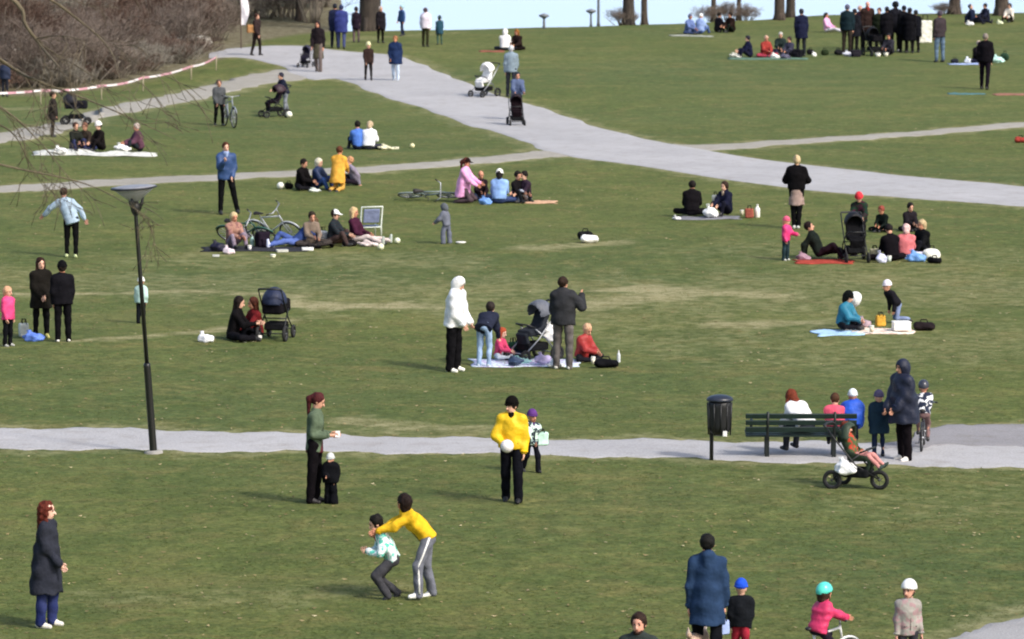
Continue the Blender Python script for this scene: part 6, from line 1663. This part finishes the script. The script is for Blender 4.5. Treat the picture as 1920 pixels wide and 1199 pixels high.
cup('cream tub right of the white tub before the crowd', (1661, 106), .10, .14, '#dedbc8')
person('lone person in a red and grey jacket and blue jeans right of the crowd', (1761, 117), top=22, rz=-150, coat='#4a3438', cs='stripe', c2='#35383c', hem='hip', bulk=.015, legs='#5f7890', ls='denim', hair='short', hc='#4c4450', group='people standing on the crest')
person('person in black trousers and jacket walking below the teal blankets', (1846, 168), top=64, rz=160, pose='walk', coat='#17141b', hem='hip', bulk=.03, legs='#1f1724', hair='short', hc='#8a8078', group='people standing on the crest')
person('person in black sitting with bent head left of the walker in black', (1831, 118), h=1.70, rz=30, pose='cross', coat='#1a161c', hem='waist', bulk=.03, legs='#22243c', hair='short', hc='#b9a89c', **FC)
blanket('sky blue blanket under the sitter with the bent head', (1815, 121), 1.5, 1.0, '#9fb0d8', 0)
bag('pale mint bag at the right of the walker in black', (1870, 118), (.50, .34, .30), '#bfe6da', 'sack', 0)
blanket('thin teal mat on the lawn left of the walker in black', (1812, 177), 1.3, .8, '#5c8a8c', 0)
blanket('brick pink mat on the lawn right of the walker in black', (1905, 178), 1.6, .9, '#b07a68', 0)
person('person in navy resting against the broad tree trunk', (1824, 45), h=1.72, rz=60, pose='lean_back', coat='#1c2540', hem='waist', bulk=.02, legs='#1f2233', hair='short', hc='#4a4c58', mods=dict(lean=-10), **FC)
person('person in dark blue beside the one resting at the broad trunk', (1850, 43), h=1.70, rz=-60, pose='sit', coat='#22263c', hem='waist', bulk=.025, legs='#23232f', hair='short', hc='#1f2028', **FC)
person('person in cream sitting right of the broad tree trunk', (1894, 42), h=1.66, rz=-30, pose='sit', coat='#d8d0c4', hem='waist', bulk=.02, legs='#2c2a22', hair='bob', hc='#2a2f36', **FC)
bag('white bag on the grass below the resting pair', (1818, 48), (.34, .24, .2), '#ecece8', 'sack', 0)
bag('pale green bag below the person in cream', (1874, 46), (.28, .2, .2), '#d5dcb8', 'sack', 0)
bag('red bag lying at the far right of the lawn', (1914, 268), (.40, .25, .20), '#b84436', 'duffel', 0)
def pole(label, at, h, r, name='signpost', disc=None):
    p = G(*at); root = empty(name, p, 0, label, 'post')
    b = MB(); b.lathe([(r * 1.4, -.1), (r * 1.3, .06), (r, .10), (r * .8, h)], n=10); b.build('shaft', paint('#4a4d52', .5), root)
    b = MB(); b.lathe([(r * .8, h), (.22, h + .10), (.24, h + .16), (.02, h + .24)], n=14); b.build('cap', paint('#6f747c', .5), root)
pole('tall thin grey lamp column alone on the empty crest', (1122, 47), 4.6, .06, 'lamp_column')
pole('short grey marker post on the crest left of the lamp column', (1108, 49), .55, .05, 'marker_post')
pole('stubby dark post on the empty crest', (1020, 54), .45, .06, 'marker_post')
# white sail like flag at the thicket's right end
p = G(452, 92); root = empty('banner', p, 0, 'white beach flag standing in front of the thicket', 'banner')
b = MB(); b.tube([(0, 0, -.2), (0, 0, 1.4), (.03, 0, 2.6)], [.02, .018, .012], 6); b.build('pole', paint('#5a4038', .6), root)
vs = []; fs = []
for i in range(9):
    t = i / 8; z = 1.0 + 1.5 * t; w = .34 * math.sin(math.pi * min(1, .18 + t * .75)) 
    for k in range(4): vs.append((.01 + w * k / 3, .05 * math.sin(k * 1.2 + i * .8), z))
for i in range(8):
    for k in range(3): a0 = i * 4 + k; fs.append((a0, a0 + 1, a0 + 5, a0 + 4))
mesh_obj('cloth', vs, fs, cloth('#ebe6ea'), root)

# ================================================================== IN THE THICKET
TH = dict(group='people half hidden in the thicket')
person('person in an orange jacket half hidden in the thicket', (237, 92), top=48, h=None, rz=20, coat='#c9703f', hem='hip', legs='#4a4038', hair='short', hc='#8a6a58', **TH)
person('person in a pale pink top half hidden behind the low shrubs', (6, 128), top=72, rz=40, coat='#d8b4b0', hem='hip', legs='#5a4a48', hair='short', hc='#6a4a3c', **TH)
person('person in a cream top beside the pale pink one in the shrubs', (24, 130), top=74, rz=-40, coat='#d2cac0', hem='hip', legs='#4a4440', hair='short', hc='#4a342c', **TH)
person('person in a navy jacket behind the barrier tape', (10, 182), top=112, rz=160, coat='#39425c', hem='hip', bulk=.03, legs='#2c303c', hair='short', hc='#2a2422', **TH)
person('person in a light blue top sitting in the thicket', (192, 124), h=1.7, rz=30, pose='sit', coat='#8aa6ba', hem='waist', legs='#4a4a50', hair='short', hc='#3a2c26', **TH)
person('person in a violet dark top sitting on the ground in the thicket', (150, 122), h=1.7, rz=-30, pose='sit', coat='#4a3a48', hem='waist', legs='#b9b4b4', hair='short', hc='#3a2622', **TH)
def rock(label, at, w, h, col):
    p = G(*at); K = SDF(); r_ = random.Random(at[0])
    for k in range(5): K.el((r_.uniform(-.3, .3) * w, r_.uniform(-.12, .12) * w, h * .25), (w * r_.uniform(.25, .4), w * r_.uniform(.18, .3), h * r_.uniform(.5, .8)), k=.05)
    K.cut_pl((0, 0, -.05), (0, 0, -1))
    o = sdf_obj('rock', K, .05, M_ROCK, None, fold=.03, fs=9, seed=at[0]); o.location = p
    tag(o, label, 'rock', 'pale rocks in the shrub bed')
M_ROCK = bark('#8a867c', '#b9b5aa', 'pale_stone')
rock('long flat pale rock at the back of the shrub bed', (288, 80), 2.2, .35, '#b5b2a6')
rock('pale rock in front of the long flat one in the bed', (300, 97), 2.0, .25, '#b5b2a6')
rock('broad grey rock beside the start of the main path', (348, 88), 2.2, .5, '#a5a29a')
rock('pale rock under the sitters in the thicket', (152, 126), 1.8, .35, '#b5b2a6')

# more things lying about the picnics
for i, (lab, x, y, sz, col, st_) in enumerate([
  ('dark plum rucksack standing between the bicycles', 492, 464, (.34, .24, .40), '#2a2230', 'backpack'),
  ('grey lavender bag behind the person in peach', 452, 448, (.40, .26, .34), '#77707f', 'sack'),
  ('brown leather bag between white cap and blonde woman', 642, 456, (.34, .24, .30), '#4a3626', 'tote'),
  ('dark rug heap before the sand coloured top', 600, 466, (.70, .36, .14), '#3a332f', 'duffel'),
  ('white and black striped bag left of the white cap', 604, 458, (.24, .2, .34), '#d9dcdc', 'tote'),
  ('olive jacket heap behind the person in the white cap', 636, 448, (.50, .30, .30), '#4f4a32', 'sack'),
  ('pale pink cardigan heap beside the outstretched legs', 690, 462, (.50, .26, .14), '#cfc0ba', 'sack'),
  ('black rucksack beside the navy clad sitter below the crest', 1495, 108, (.40, .3, .34), '#1f1f26', 'backpack'),
  ('white bag before the red jacket below the crest', 1452, 110, (.36, .24, .22), '#e6e4dc', 'sack'),
  ('violet grey bag in front of the grey haired sitter', 1472, 111, (.40, .26, .24), '#5c5a72', 'sack'),
  ('white bag under the standing person in dark teal', 1590, 106, (.40, .26, .22), '#dcdce6', 'sack'),
  ('mottled dark rucksack at the feet of the crowd', 1605, 107, (.40, .3, .30), '#2c2a32', 'backpack'),
  ('white bag on the sky blue blanket', 1816, 119, (.36, .24, .24), '#dfe4f4', 'sack'),
  ('small dark bag left end of the sky blue blanket', 1790, 119, (.34, .24, .2), '#2a2e3c', 'duffel'),
  ('dark green bag behind the pale mint bag', 1884, 114, (.40, .3, .34), '#33503c', 'duffel'),
  ('green bottle bag right of the red haired girl', 962, 668, (.18, .14, .30), '#3f6a4c', 'tote'),
  ('mint towel heap on the blue picnic blanket', 975, 682, (.34, .24, .14), '#a9d6cf', 'sack'),
  ('white paper bag at the feet of the man in dark grey', 1040, 690, (.30, .2, .16), '#eef0f2', 'sack'),
  ('cream bag right of the violet plastic bag', 1640, 486, (.24, .2, .26), '#cfc8a6', 'tote'),
  ('black bag under the white rucksack', 1752, 494, (.36, .2, .16), '#19191c', 'duffel')]):
    bag(lab, (x, y), sz, col, st_, RNG.uniform(-40, 40))
